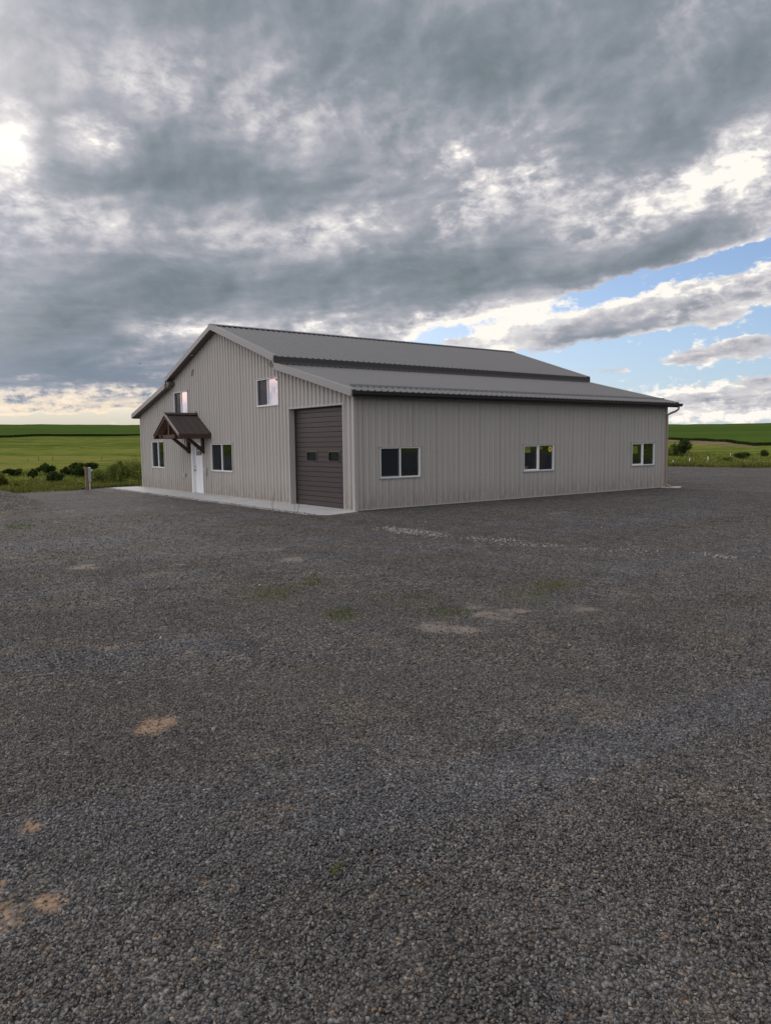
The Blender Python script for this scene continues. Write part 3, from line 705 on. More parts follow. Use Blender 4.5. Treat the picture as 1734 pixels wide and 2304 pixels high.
# stickers
def disc(m, P, u, z, r, n, k=20, mi=0):
    m.face([P(u+r*math.cos(t*2*math.pi/k), n, z+r*math.sin(t*2*math.pi/k)) for t in range(k)], mi)
m = MB(); P = SIDE
m.lbox(P, 8.17, 8.38, -.018, -.0165, 1.54, 1.75); disc(m, P, 8.275, 1.645, .098, -.0155, mi=1)
for dz, hw in ((.03, .05), (.0, .065), (-.03, .045)):
    m.lbox(P, 8.275-hw, 8.275+hw, -.0153, -.015, 1.645+dz-.008, 1.645+dz+.008)
part(m, 'window_sticker', [BLACKM, YELLOW], ws[1], recalc=False)
m = MB(); P = FRONT
m.lbox(P, -4.80, -4.56, -.018, -.0165, 3.60, 3.82); part(m, 'window_label', PAPERW, wl[2])
m = MB(); m.lbox(P, -4.50, -4.37, -.018, -.0165, 4.00, 4.06); part(m, 'window_sticker', BLACKM, wl[2])
# curtain of wrapped insulation seen behind the upper window
m = MB(); us = np.linspace(-5.75, -5.0, 40)
for a, b in zip(us[:-1], us[1:]):
    fa = .20+.02*math.sin(a*41)+.012*math.sin(a*97); fb = .20+.02*math.sin(b*41)+.012*math.sin(b*97)
    m.face([(a, fa, 3.2), (b, fb, 3.2), (b, fb+.02, 4.15), (a, fa+.02, 4.15)])
part(m, 'curtain', mat('brown_curtain', (.16, .11, .08), .9, var=.5, vscale=6), recalc=False)

# ---- overhead doors
def rrect(u0, u1, z0, z1, r, k=5):
    pts = []
    for cx_, cz_, a0 in ((u1-r, z0+r, -90), (u1-r, z1-r, 0), (u0+r, z1-r, 90), (u0+r, z0+r, 180)):
        for i in range(k+1):
            a = math.radians(a0+90*i/k); pts.append((cx_+r*math.cos(a), cz_+r*math.sin(a)))
    return pts
def overhead(P, op, wins, n, rr=.07):
    u0, u1, z0, z1 = op
    mj = MB()                                           # jamb and head returns
    mj.lbox(P, u0-.05, u0+.012, n-.06, .026, 0, z1+.045); mj.lbox(P, u1-.012, u1+.05, n-.06, .026, 0, z1+.045); mj.lbox(P, u0+.012, u1-.012, n-.06, .026, z1-.012, z1+.045)
    part(mj, 'garage_door_jamb', TRIMM)
    m = MB(); us = [u0+.012]
    for w in wins: us += [w[0], w[1]]
    us.append(u1-.012)
    nrow = 20; hz = (z1-.012)/nrow
    for r in range(nrow):
        a, b = r*hz, (r+1)*hz
        g = .010 if r % 4 else .016
        segs = [(us[0], us[-1])]
        hit = [w for w in wins if w[2] < b and w[3] > a]
        if hit:
            segs = []; x = us[0]
            for w in wins: segs.append((x, w[0])); x = w[1]
            segs.append((x, us[-1]))
        cols = [(s0, s1, a, b) for s0, s1 in segs]
        for w in hit:
            if a < w[2]: cols.append((w[0], w[1], a, w[2]))
            if b > w[3]: cols.append((w[0], w[1], w[3], b))
        for s0, s1, c, d in cols:
            lo = c+(g if c == a else 0); hi = d-(.004 if d == b else 0)
            m.lbox(P, s0, s1, n-.04, n, lo, hi)
            if c == a:
                m.face([P(s0, n-.012, c), P(s1, n-.012, c), P(s1, n, lo), P(s0, n, lo)])
    d = part(m, 'garage_door', DOORM)
    m = MB(); m.lbox(P, u0+.012, u1-.012, n-.07, n-.041, 0, wins[0][2]-.05); m.lbox(P, u0+.012, u1-.012, n-.07, n-.041, wins[0][3]+.05, z1)
    part(m, 'door_core', DOORM, d)
    for w in wins:
        m = MB(); o = rrect(w[0]-.035, w[1]+.035, w[2]-.035, w[3]+.035, rr+.03); i = rrect(w[0]+.012, w[1]-.012, w[2]+.012, w[3]-.012, rr)
        k = len(o)
        for q in range(k):
            r_ = (q+1) % k
            m.face([P(o[q][0], n+.012, o[q][1]), P(o[r_][0], n+.012, o[r_][1]), P(i[r_][0], n+.016, i[r_][1]), P(i[q][0], n+.016, i[q][1])])
            m.face([P(o[q][0], n-.002, o[q][1]), P(o[r_][0], n-.002, o[r_][1]), P(o[r_][0], n+.012, o[r_][1]), P(o[q][0], n+.012, o[q][1])])
            m.face([P(i[q][0], n+.016, i[q][1]), P(i[r_][0], n+.016, i[r_][1]), P(i[r_][0], n-.02, i[r_][1]), P(i[q][0], n-.02, i[q][1])])
        f = part(m, 'door_window', mat('door_window_frame', (.045, .04, .04), .45), d)
        m = MB(); m.face([P(a, n-.018, b) for a, b in i]); part(m, 'door_window_glass', GLASS, d, recalc=False)
    m = MB(); m.lbox(P, u0+.012, u0+.06, n+.002, n+.022, .01, z1-.05); m.lbox(P, u0+.06, u1-.012, n+.002, n+.02, z1-.06, z1-.014); m.lbox(P, u0+.06, u1-.012, n-.04, n+.004, .001, .014)
    part(m, 'weather_seal', BLACKM, d)
overhead(FRONT, GARAGE, [(-2.92, -2.33, 1.39, 1.68), (-1.66, -1.06, 1.39, 1.68)], -.20)
overhead(BACK, BG1, [(-2.9, -2.3, 1.35, 1.68), (-1.66, -1.14, 1.35, 1.68)], -.20)
overhead(BACK, BG2, [(-7.48, -7.02, 1.37, 1.69), (-6.70, -6.28, 1.37, 1.69)], -.20)

# ---- entry door
m = MB(); P = FRONT; a, b, z = DOORO[0], DOORO[1], DOORO[3]
m.lbox(P, a-.10, a, -.10, .035, 0, z+.09); m.lbox(P, b, b+.085, -.10, .035, 0, z+.09); m.lbox(P, a, b, -.10, .035, z, z+.09)
fr = part(m, 'door_frame', VINYL, bevel=.004)
m = MB(); n = -.065
cols = [(-11.34, -11.175), (-11.155, -10.985), (-10.965, -10.80)]; rows = [(1.52, 1.70), (1.725, 1.90)]
us = [a+.012, -11.34, -10.80, b-.012]
m.lbox(P, us[0], us[1], n-.04, n, .02, z-.005); m.lbox(P, us[2], us[3], n-.04, n, .02, z-.005)
m.lbox(P, us[1], us[2], n-.04, n, 1.90, z-.005); m.lbox(P, us[1], us[2], n-.04, n, 1.40, 1.52)
m.lbox(P, us[1], us[2], n-.04, n, .02, .20)
m.lbox(P, us[1], us[2], n-.04, n-.012, .20, 1.40)
m.lbox(P, us[1], us[2], n-.03, n, 1.70, 1.725); m.lbox(P, -11.175, -11.155, n-.03, n, 1.52, 1.70); m.lbox(P, -10.985, -10.965, n-.03, n, 1.52, 1.70)
m.lbox(P, -11.175, -11.155, n-.03, n, 1.725, 1.90); m.lbox(P, -10.985, -10.965, n-.03, n, 1.725, 1.90)
m.lbox(P, -11.085, -11.055, n-.012, n, .20, 1.40)
ed = part(m, 'entry_door', WHITED, bevel=.003)
m = MB(); m.face([P(us[1], n-.02, 1.52), P(us[2], n-.02, 1.52), P(us[2], n-.02, 1.90), P(us[1], n-.02, 1.90)]); part(m, 'door_glass', GLASS, ed, recalc=False)
m = MB(); m.tube([P(-11.42, n, .92), P(-11.42, n+.05, .92)], .014, 10); m.tube([P(-11.42, n+.045, .92), P(-11.42, n+.075, .92)], .03, 12); m.tube([P(-11.42, n, .92), P(-11.42, n+.008, .92)], .034, 14)
part(m, 'door_knob', NICKEL, ed)
m = MB(); m.tube([P(-11.42, n, 1.07), P(-11.42, n+.022, 1.07)], .032, 14); part(m, 'deadbolt', NICKEL, ed)
m = MB(); m.lbox(P, a, b, -.10, .05, .001, .02); part(m, 'threshold', GALV, ed)

# ---- porch canopy over the entry door
rx, rz, ry = -10.99, 3.155, -1.30; ex0, ex1, ez = -12.30, -9.62, 2.36
def czf(x): return rz-(rx-x)*(rz-ez)/(rx-ex0) if x < rx else rz-(x-rx)*(rz-ez)/(ex1-rx)
m = MB()
for s, xe in ((-1, ex0), (1, ex1)):
    m.prism([(rx, ry, rz), (xe, ry, ez), (xe, ry, ez-.03), (rx, ry, rz-.03)], (0, -ry-.004, 0))
    y = ry+.02; 
    for y in np.arange(ry+.04, -.02, .305):
        m.prism([(rx, y-.012, rz+.022), (xe, y-.012, ez+.022), (xe, y-.012, ez+.001), (rx, y-.012, rz+.001)], (0, .024, 0))
prf = part(m, 'porch_roof', PROOF)
m = MB()
for s in (-1, 1): m.prism([(rx, ry-.03, rz+.055), (rx+s*.13, ry-.03, rz+.055-.13*.6), (rx+s*.13, ry-.03, rz+.043-.13*.6), (rx, ry-.03, rz+.043)], (0, -ry+.03-.03, 0))
for s in (-1, 1): m.prism([(rx, -.045, rz+.12), (rx+s*.14, -.045, rz+.12-.14*.6), (rx+s*.14, -.045, rz+.04-.14*.6), (rx, -.045, rz+.04)], (0, .02, 0))
part(m, 'porch_ridge_cap', PROOF, prf)
m = MB()
for xe in (ex0, ex1):
    m.prism([(rx, ry-.035, rz+.03), (xe, ry-.035, ez+.03), (xe, ry-.035, ez-.05), (rx, ry-.035, rz-.05)], (0, .034, 0))
part(m, 'porch_metal_trim', RAKEM, prf)
m = MB()
for xe, s in ((ex0, -1), (ex1, 1)):
    m.prism([(rx, ry, rz-.031), (xe, ry, ez-.031), (xe, ry, ez-.17), (rx, ry, rz-.19)], (0, .04, 0))      # barge boards
    m.box(xe-.02, xe+.02, ry+.041, -.005, ez-.165, ez-.032)                                                    # eave boards
    for y in (-.90, -.50, -.08):
        m.prism([(rx, y, rz-.031), (xe-s*.05, y, ez-.031+.03), (xe-s*.05, y, ez-.12), (rx, y, rz-.17)], (0, .05, 0))
m.box(-11.86, -10.21, -1.18, -1.06, 2.20, 2.34)                                                                # front tie beam
m.box(rx-.06, rx+.06, -1.18, -1.06, 2.341, 2.98)                                                               # king post
for x0 in (-11.83, -10.38): m.box(x0, x0+.14, -1.24, -.03, 2.205, 2.345)
part(m, 'porch_timber_frame', STAINM, prf, bevel=.005)
m = MB()
for s, xe in ((-1, ex0), (1, ex1)):
    for k in range(7):
        a0 = k/7+.008; a1 = (k+1)/7-.008
        x0 = rx+(xe-rx)*a0; x1 = rx+(xe-rx)*a1
        m.prism([(x0, ry+.05, czf(x0)-.032), (x1, ry+.05, czf(x1)-.032), (x1, ry+.05, czf(x1)-.05), (x0, ry+.05, czf(x0)-.05)], (0, 1.24, 0))
part(m, 'porch_ceiling_boards', PINEM, prf)
for x0 in (-11.83, -10.38):
    m = MB(); m.box(x0, x0+.14, -.135, -.025, 1.60, 2.204)
    m.prism([(x0+.015, -.136, 1.66), (x0+.015, -.136, 1.83), (x0+.015, -.60, 2.204), (x0+.015, -.78, 2.204)], (.11, 0, 0))
    part(m, 'porch_bracket', STAINM, prf, bevel=.005)

# ---- small fixtures on the front wall
m = MB(); P = FRONT; m.lbox(P, -12.34, -12.22, .0195, .075, .64, .78); m.lbox(P, -12.325, -12.235, .0755, .10, .655, .765)
part(m, 'outlet_cover', GREYM, bevel=.004)
m = MB(); m.lbox(P, -10.21, -10.07, .0195, .09, .80, 1.05); m.lbox(P, -10.20, -10.08, .0905, .10, .81, 1.04); m.tube([P(-10.14, .05, .62), P(-10.14, .05, .80)], .014, 8)
part(m, 'disconnect_box', GREYM, bevel=.004)
m = MB(); m.lbox(P, -10.33, -10.27, .0195, .06, .96, 1.02); part(m, 'doorbell', WHITEP, bevel=.003)
m = MB()
pts = []
for i in range(25):
    t = 2*math.pi*i/24; pts.append(P(-11.17+.055*math.cos(t)+.05*math.sin(t), .045+.01*math.cos(t*2), 4.79+.125*math.sin(t)))
m.tube(pts, .009, 6, caps=False); m.tube([P(-11.10, .01, 4.90), P(-11.11, .05, 4.91)], .008, 6)
part(m, 'cable_loop', BLACKM)
# things standing inside behind the middle side window
m = MB(); m.beam((-.55, 8.05, .05), (-.35, 8.3, 1.62), .42, .03, (1, 0, 0)); m.beam((-.60, 7.95, .05), (-.42, 8.02, 1.48), .2, .04, (1, 0, 0))
ob = m.build('leaning_board', BOARDM); thing('', 'brown boards leaning indoors behind the middle window of the long side wall', 'board', o=ob)
m = MB(); m.box(-1.0, -.45, 6.75, 7.6, .004, 1.02); m.box(-1.02, -.43, 6.73, 7.62, 1.021, 1.05)
ob = m.build('storage_cabinet', PAPERW); thing('', 'pale cabinet indoors, its top showing low in the middle side window', 'cabinet', o=ob)

# ---------------------------------------------------------------- concrete
m = MB()
m.prism([(-18.4, -1.52, -.12), (-14.0, -1.52, -.12), (-14.0, -.002, -.12), (-18.4, -.002, -.12)], (0, 0, .118))
m.prism([(-13.988, -1.52, -.12), (-9.4, -1.52, -.12), (-9.4, -.002, -.12), (-13.988, -.002, -.12)], (0, 0, .118))
m.prism([(-9.388, -1.52, -.12), (-4.8, -1.52, -.12), (-4.8, -.002, -.12), (-9.388, -.002, -.12)], (0, 0, .118))
m.prism([(-4.788, -1.52, -.12), (-.15, -1.52, -.12), (.42, -1.15, -.12), (.14, -.002, -.12), (-4.788, -.002, -.12)], (0, 0, .118))
m.box(GARAGE[0], GARAGE[1], -.0019, .35, -.12, -.003)
structure(m.build('concrete_walkway', CONC, bevel=.006))
m = MB(); m.prism([(.03, L_-.3, -.06), (.62, L_+.05, -.06), (.30, L_+.75, -.06), (.03, L_+.7, -.06)], (0, 0, .07))
structure(m.build('concrete_pad', CONC, bevel=.006))

# ---------------------------------------------------------------- utility pedestal
px, py = -17.6, -2.45; pz = float(H(px, py))
up = thing('utility_post', 'brown wooden post with grey meter box at the left edge of the lot', 'utility post', (px, py, pz))
off = Matrix.Identity(4)
m = MB(); m.box(-.065, .065, -.13, -.02, -.3, 1.02); m.build('post', POSTM, up, bevel=.006)
m = MB(); m.box(-.07, .09, -.018, .10, .33, 1.0); m.box(-.05, .105, -.006, .088, .36, .97); o = m.build('meter_box', GREYM, up, bevel=.006)
m = MB(); m.tube([(.02, .04, -.2), (.02, .04, .33)], .028, 10); m.build('conduit', WHITEP, up)
m = MB(); m.tube([(.02, .10, .86), (.02, .165, .86)], .05, 14); m.build('meter', WHITEP, up)


# ================================================================ loose stones
def stone_cloud(name, pos, size, rnd, material, octa=False):
    """one mesh of angular crushed stones; pos (n,3) size (n,)"""
    rng = np.random.default_rng(3)
    ph = (1+5**.5)/2
    V = np.array([(-1, ph, 0), (1, ph, 0), (-1, -ph, 0), (1, -ph, 0), (0, -1, ph), (0, 1, ph), (0, -1, -ph), (0, 1, -ph), (ph, 0, -1), (ph, 0, 1), (-ph, 0, -1), (-ph, 0, 1)])/1.9
    F = np.array([(0, 11, 5), (0, 5, 1), (0, 1, 7), (0, 7, 10), (0, 10, 11), (1, 5, 9), (5, 11, 4), (11, 10, 2), (10, 7, 6), (7, 1, 8), (3, 9, 4), (3, 4, 2), (3, 2, 6), (3, 6, 8), (3, 8, 9), (4, 9, 5), (2, 4, 11), (6, 2, 10), (8, 6, 7), (9, 8, 1)])
    if octa:
        V = np.array([(1, 0, 0), (-1, 0, 0), (0, 1, 0), (0, -1, 0), (0, 0, 1), (0, 0, -1)])*1.15
        F = np.array([(0, 2, 4), (2, 1, 4), (1, 3, 4), (3, 0, 4), (2, 0, 5), (1, 2, 5), (3, 1, 5), (0, 3, 5)])
    nv, nf = len(V), len(F)
    n = len(pos)
    jit = rng.normal(0, .22, (n, nv, 3))
    v = V[None]+jit
    sc = np.stack([rng.uniform(.75, 1.35, n), rng.uniform(.6, 1.0, n), rng.uniform(.45, .8, n)], -1)*size[:, None]
    v = v*sc[:, None, :]
    # random rotations
    q = rng.normal(0, 1, (n, 4)); q[:, 0] += 1.0; q[:, 3] *= 2.5; q /= np.linalg.norm(q, axis=1)[:, None]
    w, x, y, z = q.T
    R = np.stack([1-2*(y*y+z*z), 2*(x*y-z*w), 2*(x*z+y*w), 2*(x*y+z*w), 1-2*(x*x+z*z), 2*(y*z-x*w), 2*(x*z-y*w), 2*(y*z+x*w), 1-2*(x*x+y*y)], -1).reshape(n, 3, 3)
    v = np.einsum('nij,nkj->nki', R, v)+pos[:, None, :]
    co = v.reshape(-1, 3).astype(np.float32)
    f = (F[None]+(np.arange(n)*nv)[:, None, None]).reshape(-1, 3).astype(np.int32)
    me = bpy.data.meshes.new(name); me.vertices.add(len(co)); me.vertices.foreach_set('co', co.ravel())
    me.loops.add(f.size); me.loops.foreach_set('vertex_index', f.ravel())
    me.polygons.add(len(f)); me.polygons.foreach_set('loop_start', np.arange(len(f), dtype=np.int32)*3)
    at = me.attributes.new('tone', 'FLOAT', 'FACE'); at.data.foreach_set('value', np.repeat(rnd, nf).astype(np.float32))
    me.materials.append(material); me.update(calc_edges=True)
    o = bpy.data.objects.new(name, me); C.objects.link(o); return o
def mat_stone(name, stops):
    m = bpy.data.materials.new(name); m.use_nodes = True; t = m.node_tree; t.nodes.clear(); N = NT(t)
    out = N.node('ShaderNodeOutputMaterial'); b = N.node('ShaderNodeBsdfPrincipled'); N.l.new(b.outputs[0], out.inputs[0])
    a = N.node('ShaderNodeAttribute'); a.attribute_name = 'tone'
    P = N.node('ShaderNodeTexCoord').outputs['Object']
    big = N.noise(N.mapping(P, rot=(0, 0, .9), sc=(.5, .16, 1)), 1.0, 6, .6, .8).outputs[0]
    med = N.noise(P, 1.7, 6, .65).outputs[0]
    fine = N.noise(P, 160, 4, .7).outputs[0]
    col = N.ramp(a.outputs['Fac'], stops)
    g = N.mul(N.mad(N.sub(big, .5), .5, 1.0), N.mad(N.sub(fine, .5), .7, 1.0))
    g = N.mul(g, N.mad(N.sub(med, .5), .4, 1.0))
    c = N.node('ShaderNodeVectorMath', operation='SCALE'); N.l.new(col, c.inputs[0]); N.l.new(g, c.inputs['Scale'])
    g3 = N.noise(N.mapping(P, rot=(0, 0, .55), sc=(.06, 1.1, 1)), 1.0, 3, .5, .5).outputs[0]
    col = N.mix(N.ss(big, .42, .62, 0, .6), c.outputs[0], N.mix(1.0, c.outputs[0], (.88, .96, 1.12), 'MULTIPLY'))
    col = N.mix(N.ss(med, .48, .70, 0, .45), col, N.mix(1.0, col, (1.2, 1.05, .84), 'MULTIPLY'))
    sc3 = N.node('ShaderNodeVectorMath', operation='SCALE'); N.l.new(col, sc3.inputs[0]); N.l.new(N.mad(N.sub(g3, .5), .55, 1.0), sc3.inputs['Scale']); col = sc3.outputs[0]
    N.l.new(col, b.inputs['Base Color']); b.inputs['Roughness'].default_value = .72; b.inputs['Specular IOR Level'].default_value = .2
    return m
STM = mat_stone('basalt_chips', STONE_STOPS)
rng = np.random.default_rng(11)
def sandy(x, y):
    a = np.zeros_like(x)
    for X, Y, sx, sy, r, k in SAND:
        t = math.radians(r); dx = x-X; dy = y-Y
        u = (dx*math.cos(t)+dy*math.sin(t))/sx; v = (-dx*math.sin(t)+dy*math.cos(t))/sy
        a += np.clip(1-np.hypot(u, v), 0, 1)*k
    return a
def ring_stones(r0, r1, dens, az0=106, az1=184):
    n = int(dens*(r1*r1-r0*r0)/2*math.radians(az1-az0))
    r = np.sqrt(rng.uniform(r0*r0, r1*r1, n)); a = np.radians(rng.uniform(az0, az1, n))
    return CAM.x+r*np.cos(a), CAM.y+r*np.sin(a)
def off_slab(x, y):
    return ~((x > -18.5) & (x < .46) & (y > -1.56) & (y < L_+.6))
xs, ys, ss = [], [], []
for r0, r1, d, s0, s1 in ((.9, 3.4, 12000, .0034, .0084), (3.4, 5.5, 8500, .0038, .0080), (5.5, 8.5, 3000, .0055, .0105), (8.5, 13, 700, .008, .014), (13, 22, 110, .010, .019)):
    x, y = ring_stones(r0, r1, d); xs.append(x); ys.append(y); ss.append(rng.uniform(0, 1, len(x))**1.6*(s1-s0)+s0)
x = np.concatenate(xs); y = np.concatenate(ys); s = np.concatenate(ss)
keep = off_slab(x, y) & (rng.uniform(0, 1, len(x)) > np.clip((sandy(x, y)-.05+.35*vnoise(x, y, .12, 31))*1.7, 0, .88))
x, y, s = x[keep], y[keep], s[keep]
z = H(x, y)+s*rng.uniform(-.25, .6, len(s))
tone = rng.uniform(0, 1, len(s)); near = np.hypot(x-CAM.x, y-CAM.y) < 5.0
o = stone_cloud('loose_gravel', np.stack([x, y, z], -1)[near], s[near], tone[near], STM)
stuff(o, 'dark grey crushed basalt chips covering the lot in the foreground', 'gravel')
o = stone_cloud('loose_gravel', np.stack([x, y, z], -1)[~near], s[~near], tone[~near], STM, octa=True)
stuff(o, 'dark grey crushed basalt chips over the middle of the lot', 'gravel')
# chips kicked on to the edge of the walkway
n = 1500; x = rng.uniform(-18.2, .1, n); y = -1.53+np.abs(rng.normal(0, .10, n)); s = rng.uniform(.006, .016, n)
o = stone_cloud('spilt_gravel', np.stack([x, y, s*.3], -1), s, rng.uniform(0, 1, n), STM, octa=True)
stuff(o, 'dark chips kicked onto the edge of the pale concrete walkway', 'gravel')
# pale stones spilt in a streak in front of the building
WSM = mat_stone('pale_chips', [(0, (.20, .19, .175)), (.5, (.30, .285, .255)), (1, (.50, .48, .44))])
n = 900
t = rng.uniform(0, 1, n)**1.25
pxs = 3.7+8.6*t+rng.normal(0, .25, n); pys = np.interp(pxs, [3.8, 4.9, 6.1, 7.4, 8.1, 9.3, 10.4, 12.0], [-1.76, -1.98, -2.06, -1.75, -1.8, -1.52, -1.14, -.69])+rng.normal(0, .22, n)
clump = vnoise(pxs, pys, .5, 4)+.5 > rng.uniform(.2, .9, n)
px2 = np.concatenate([pxs[clump], rng.uniform(3.9, 5.8, 260)+rng.normal(0, .1, 260), rng.uniform(-10, 16, 130)])
py2 = np.concatenate([pys[clump], -1.93+rng.normal(0, .17, 260), rng.uniform(-10.5, 4, 130)])
k = off_slab(px2, py2); px2, py2 = px2[k], py2[k]; ss2 = rng.uniform(.008, .021, len(px2))
o = stone_cloud('pale_stones', np.stack([px2, py2, H(px2, py2)+ss2*.4], -1), ss2, rng.uniform(0, 1, len(px2)), WSM)
stuff(o, 'pale chips scattered in a long streak across the dark gravel', 'gravel')

# ================================================================ grass, weeds
def mat_leaf(name, stops, trans=.25, rough=.6):
    m = bpy.data.materials.new(name); m.use_nodes = True; t = m.node_tree; t.nodes.clear(); N = NT(t)
    out = N.node('ShaderNodeOutputMaterial')
    a = N.node('ShaderNodeAttribute'); a.attribute_name = 'tone'
    P = N.node('ShaderNodeTexCoord').outputs['Object']
    nn = N.noise(P, .35, 4, .6).outputs[0]
    v = N.mad(N.sub(nn, .5), .7, a.outputs['Fac'])
    col = N.ramp(v, stops)
    d = N.node('ShaderNodeBsdfDiffuse'); N.l.new(col, d.inputs[0])
    tr = N.node('ShaderNodeBsdfTranslucent'); N.l.new(col, tr.inputs[0])
    mx = N.node('ShaderNodeMixShader'); mx.inputs[0].default_value = trans
    N.l.new(d.outputs[0], mx.inputs[1]); N.l.new(tr.outputs[0], mx.inputs[2]); N.l.new(mx.outputs[0], out.inputs[0])
    return m
def quads_mesh(name, quads, tone, material, parent=None, loc=None):
    """quads (n,4,3)"""
    n = len(quads); me = bpy.data.meshes.new(name)
    me.vertices.add(n*4); me.vertices.foreach_set('co', quads.reshape(-1).astype(np.float32))
    me.loops.add(n*4); me.loops.foreach_set('vertex_index', np.arange(n*4, dtype=np.int32))
    me.polygons.add(n); me.polygons.foreach_set('loop_start', np.arange(n, dtype=np.int32)*4)
    at = me.attributes.new('tone', 'FLOAT', 'FACE'); at.data.foreach_set('value', tone.astype(np.float32))
    me.materials.append(material); me.update(calc_edges=True)
    o = bpy.data.objects.new(name, me); C.objects.link(o)
    if parent is not None: o.parent = parent
    return o
def blades(x, y, h, w, lean=.35):
    n = len(x); z = H(x, y); a = rng.uniform(0, 2*math.pi, n); dx = np.cos(a)*w/2; dy = np.sin(a)*w/2
    la = rng.uniform(0, 2*math.pi, n); lx = np.cos(la)*h*lean*rng.uniform(0, 1, n); ly = np.sin(la)*h*lean*rng.uniform(0, 1, n)
    b0 = np.stack([x-dx, y-dy, z-.02], -1); b1 = np.stack([x+dx, y+dy, z-.02], -1)
    t0 = np.stack([x+lx+dx*.25, y+ly+dy*.25, z+h], -1); t1 = np.stack([x+lx-dx*.25, y+ly-dy*.25, z+h], -1)
    return np.stack([b0, b1, t0, t1], 1)
GRM = mat_leaf('meadow_grass', [(0, (.050, .070, .016)), (.35, (.085, .115, .022)), (.6, (.14, .165, .032)), (.8, (.20, .19, .06)), (1, (.30, .25, .11))])
def strip(azs, t0, t1, n, h0, h1, w):
    az = rng.uniform(*azs, n); re = np.interp(az, EA, ER); r = re+t0+(t1-t0)*rng.uniform(0, 1, n)**1.6
    a = np.radians(az); x = CAM.x+r*np.cos(a); y = CAM.y+r*np.sin(a)
    k = vnoise(x, y, 1.7, 6)+.5 > rng.uniform(0, .8, n)
    x, y = x[k], y[k]
    return blades(x, y, rng.uniform(h0, h1, len(x))*(.6+.8*(vnoise(x, y, 3, 9)+.5)), w)
q = np.concatenate([strip((159, 176), -.6, 10, 30000, .06, .20, .025), strip((159, 176), 8, 45, 34000, .10, .28, .06), strip((159, 176), 24, 50, 12000, .12, .34, .05),
                    strip((112, 124), -.5, 9, 26000, .08, .34, .035), strip((112, 124), 7, 60, 26000, .07, .22, .08)])
o = quads_mesh('meadow_grass', q, rng.uniform(0, 1, len(q)), GRM)
stuff(o, 'long green and straw grass growing beyond the edge of the gravel', 'grass')
# dark weedy margin below the wheat
az = np.concatenate([rng.uniform(156, 173, 16000), rng.uniform(113, 125, 12000)])
r = np.interp(az, WA, WR)+rng.normal(0, .6, len(az)); a = np.radians(az)
q = blades(CAM.x+r*np.cos(a), CAM.y+r*np.sin(a), rng.uniform(.15, .55, len(az)), .25)
o = quads_mesh('weed_margin', q, rng.uniform(0, .6, len(q)), mat_leaf('dark_weeds', [(0, (.018, .032, .010)), (1, (.05, .07, .02))]))
stuff(o, 'dark band of tall weeds along the lower edge of the wheat field', 'weeds')
# low weeds in the lot
xs, ys = [], []
for X, Y, sx, sy, r_, k in MOSS[:9]:
    n = int(900*k); u = rng.normal(0, .38, n)*sx; v = rng.normal(0, .38, n)*sy; t = math.radians(r_)
    xs.append(X+u*math.cos(t)-v*math.sin(t)); ys.append(Y+u*math.sin(t)+v*math.cos(t))
for X, Y in ((15.2, -10.6), (13.0, -9.2), (8.6, -5.5), (13.9, -5.0), (9.0, -8.3), (7.7, -7.6)):
    xs.append(rng.normal(X, .02, 22)); ys.append(rng.normal(Y, .02, 22))
x = np.concatenate(xs); y = np.concatenate(ys)
k = (vnoise(x, y, .22, 12)+.5) > rng.uniform(.25, .95, len(x)); x, y = x[k], y[k]
q = blades(x, y, rng.uniform(.014, .045, len(x)), .010, 1.3)
o = quads_mesh('lot_weeds', q, rng.uniform(.1, .8, len(q)), GRM)
stuff(o, 'sparse mossy weeds sprouting through the gravel in patches', 'weeds')
# dry stalks on the walkway edge
STK = mat('dry_stalk', (.13, .11, .06), .8)
def stalk(x, y, h, label, seed):
    r_ = random.Random(seed); m = MB(); z = float(H(x, y))
    for i in range(3):
        ax, ay = r_.uniform(-.16, .16), r_.uniform(-.08, .08)
        pts = [(x+ax*.2, y+ay*.2, z-.02), (x+ax*.5, y+ay*.5, z+h*.5), (x+ax*1.2, y+ay, z+h*r_.uniform(.8, 1.1))]
        m.tube(pts, .004, 5, r1=.002)
        for j in range(4):
            t = .4+.15*j; b = Vector(pts[0]).lerp(Vector(pts[2]), t)
            m.tube([b, b+Vector((r_.uniform(-.07, .07), r_.uniform(-.05, .05), .05))], .002, 4)
            c = b+Vector((r_.uniform(-.06, .06), 0, .06)); m.face([c, c+Vector((.02, 0, .012)), c+Vector((.03, 0, .03)), c+Vector((.008, 0, .02))])
    o = m.build('weed_stalk', STK); thing('', label, 'weed', o=o, group='weeds at the walkway edge')
stalk(-1.85, -1.62, .42, 'thin dry weed at the walkway edge, nearer the left jamb of the brown garage door', 1)
stalk(-.55, -1.62, .45, 'thin dry weed at the walkway edge, nearer the corner of the building', 2)

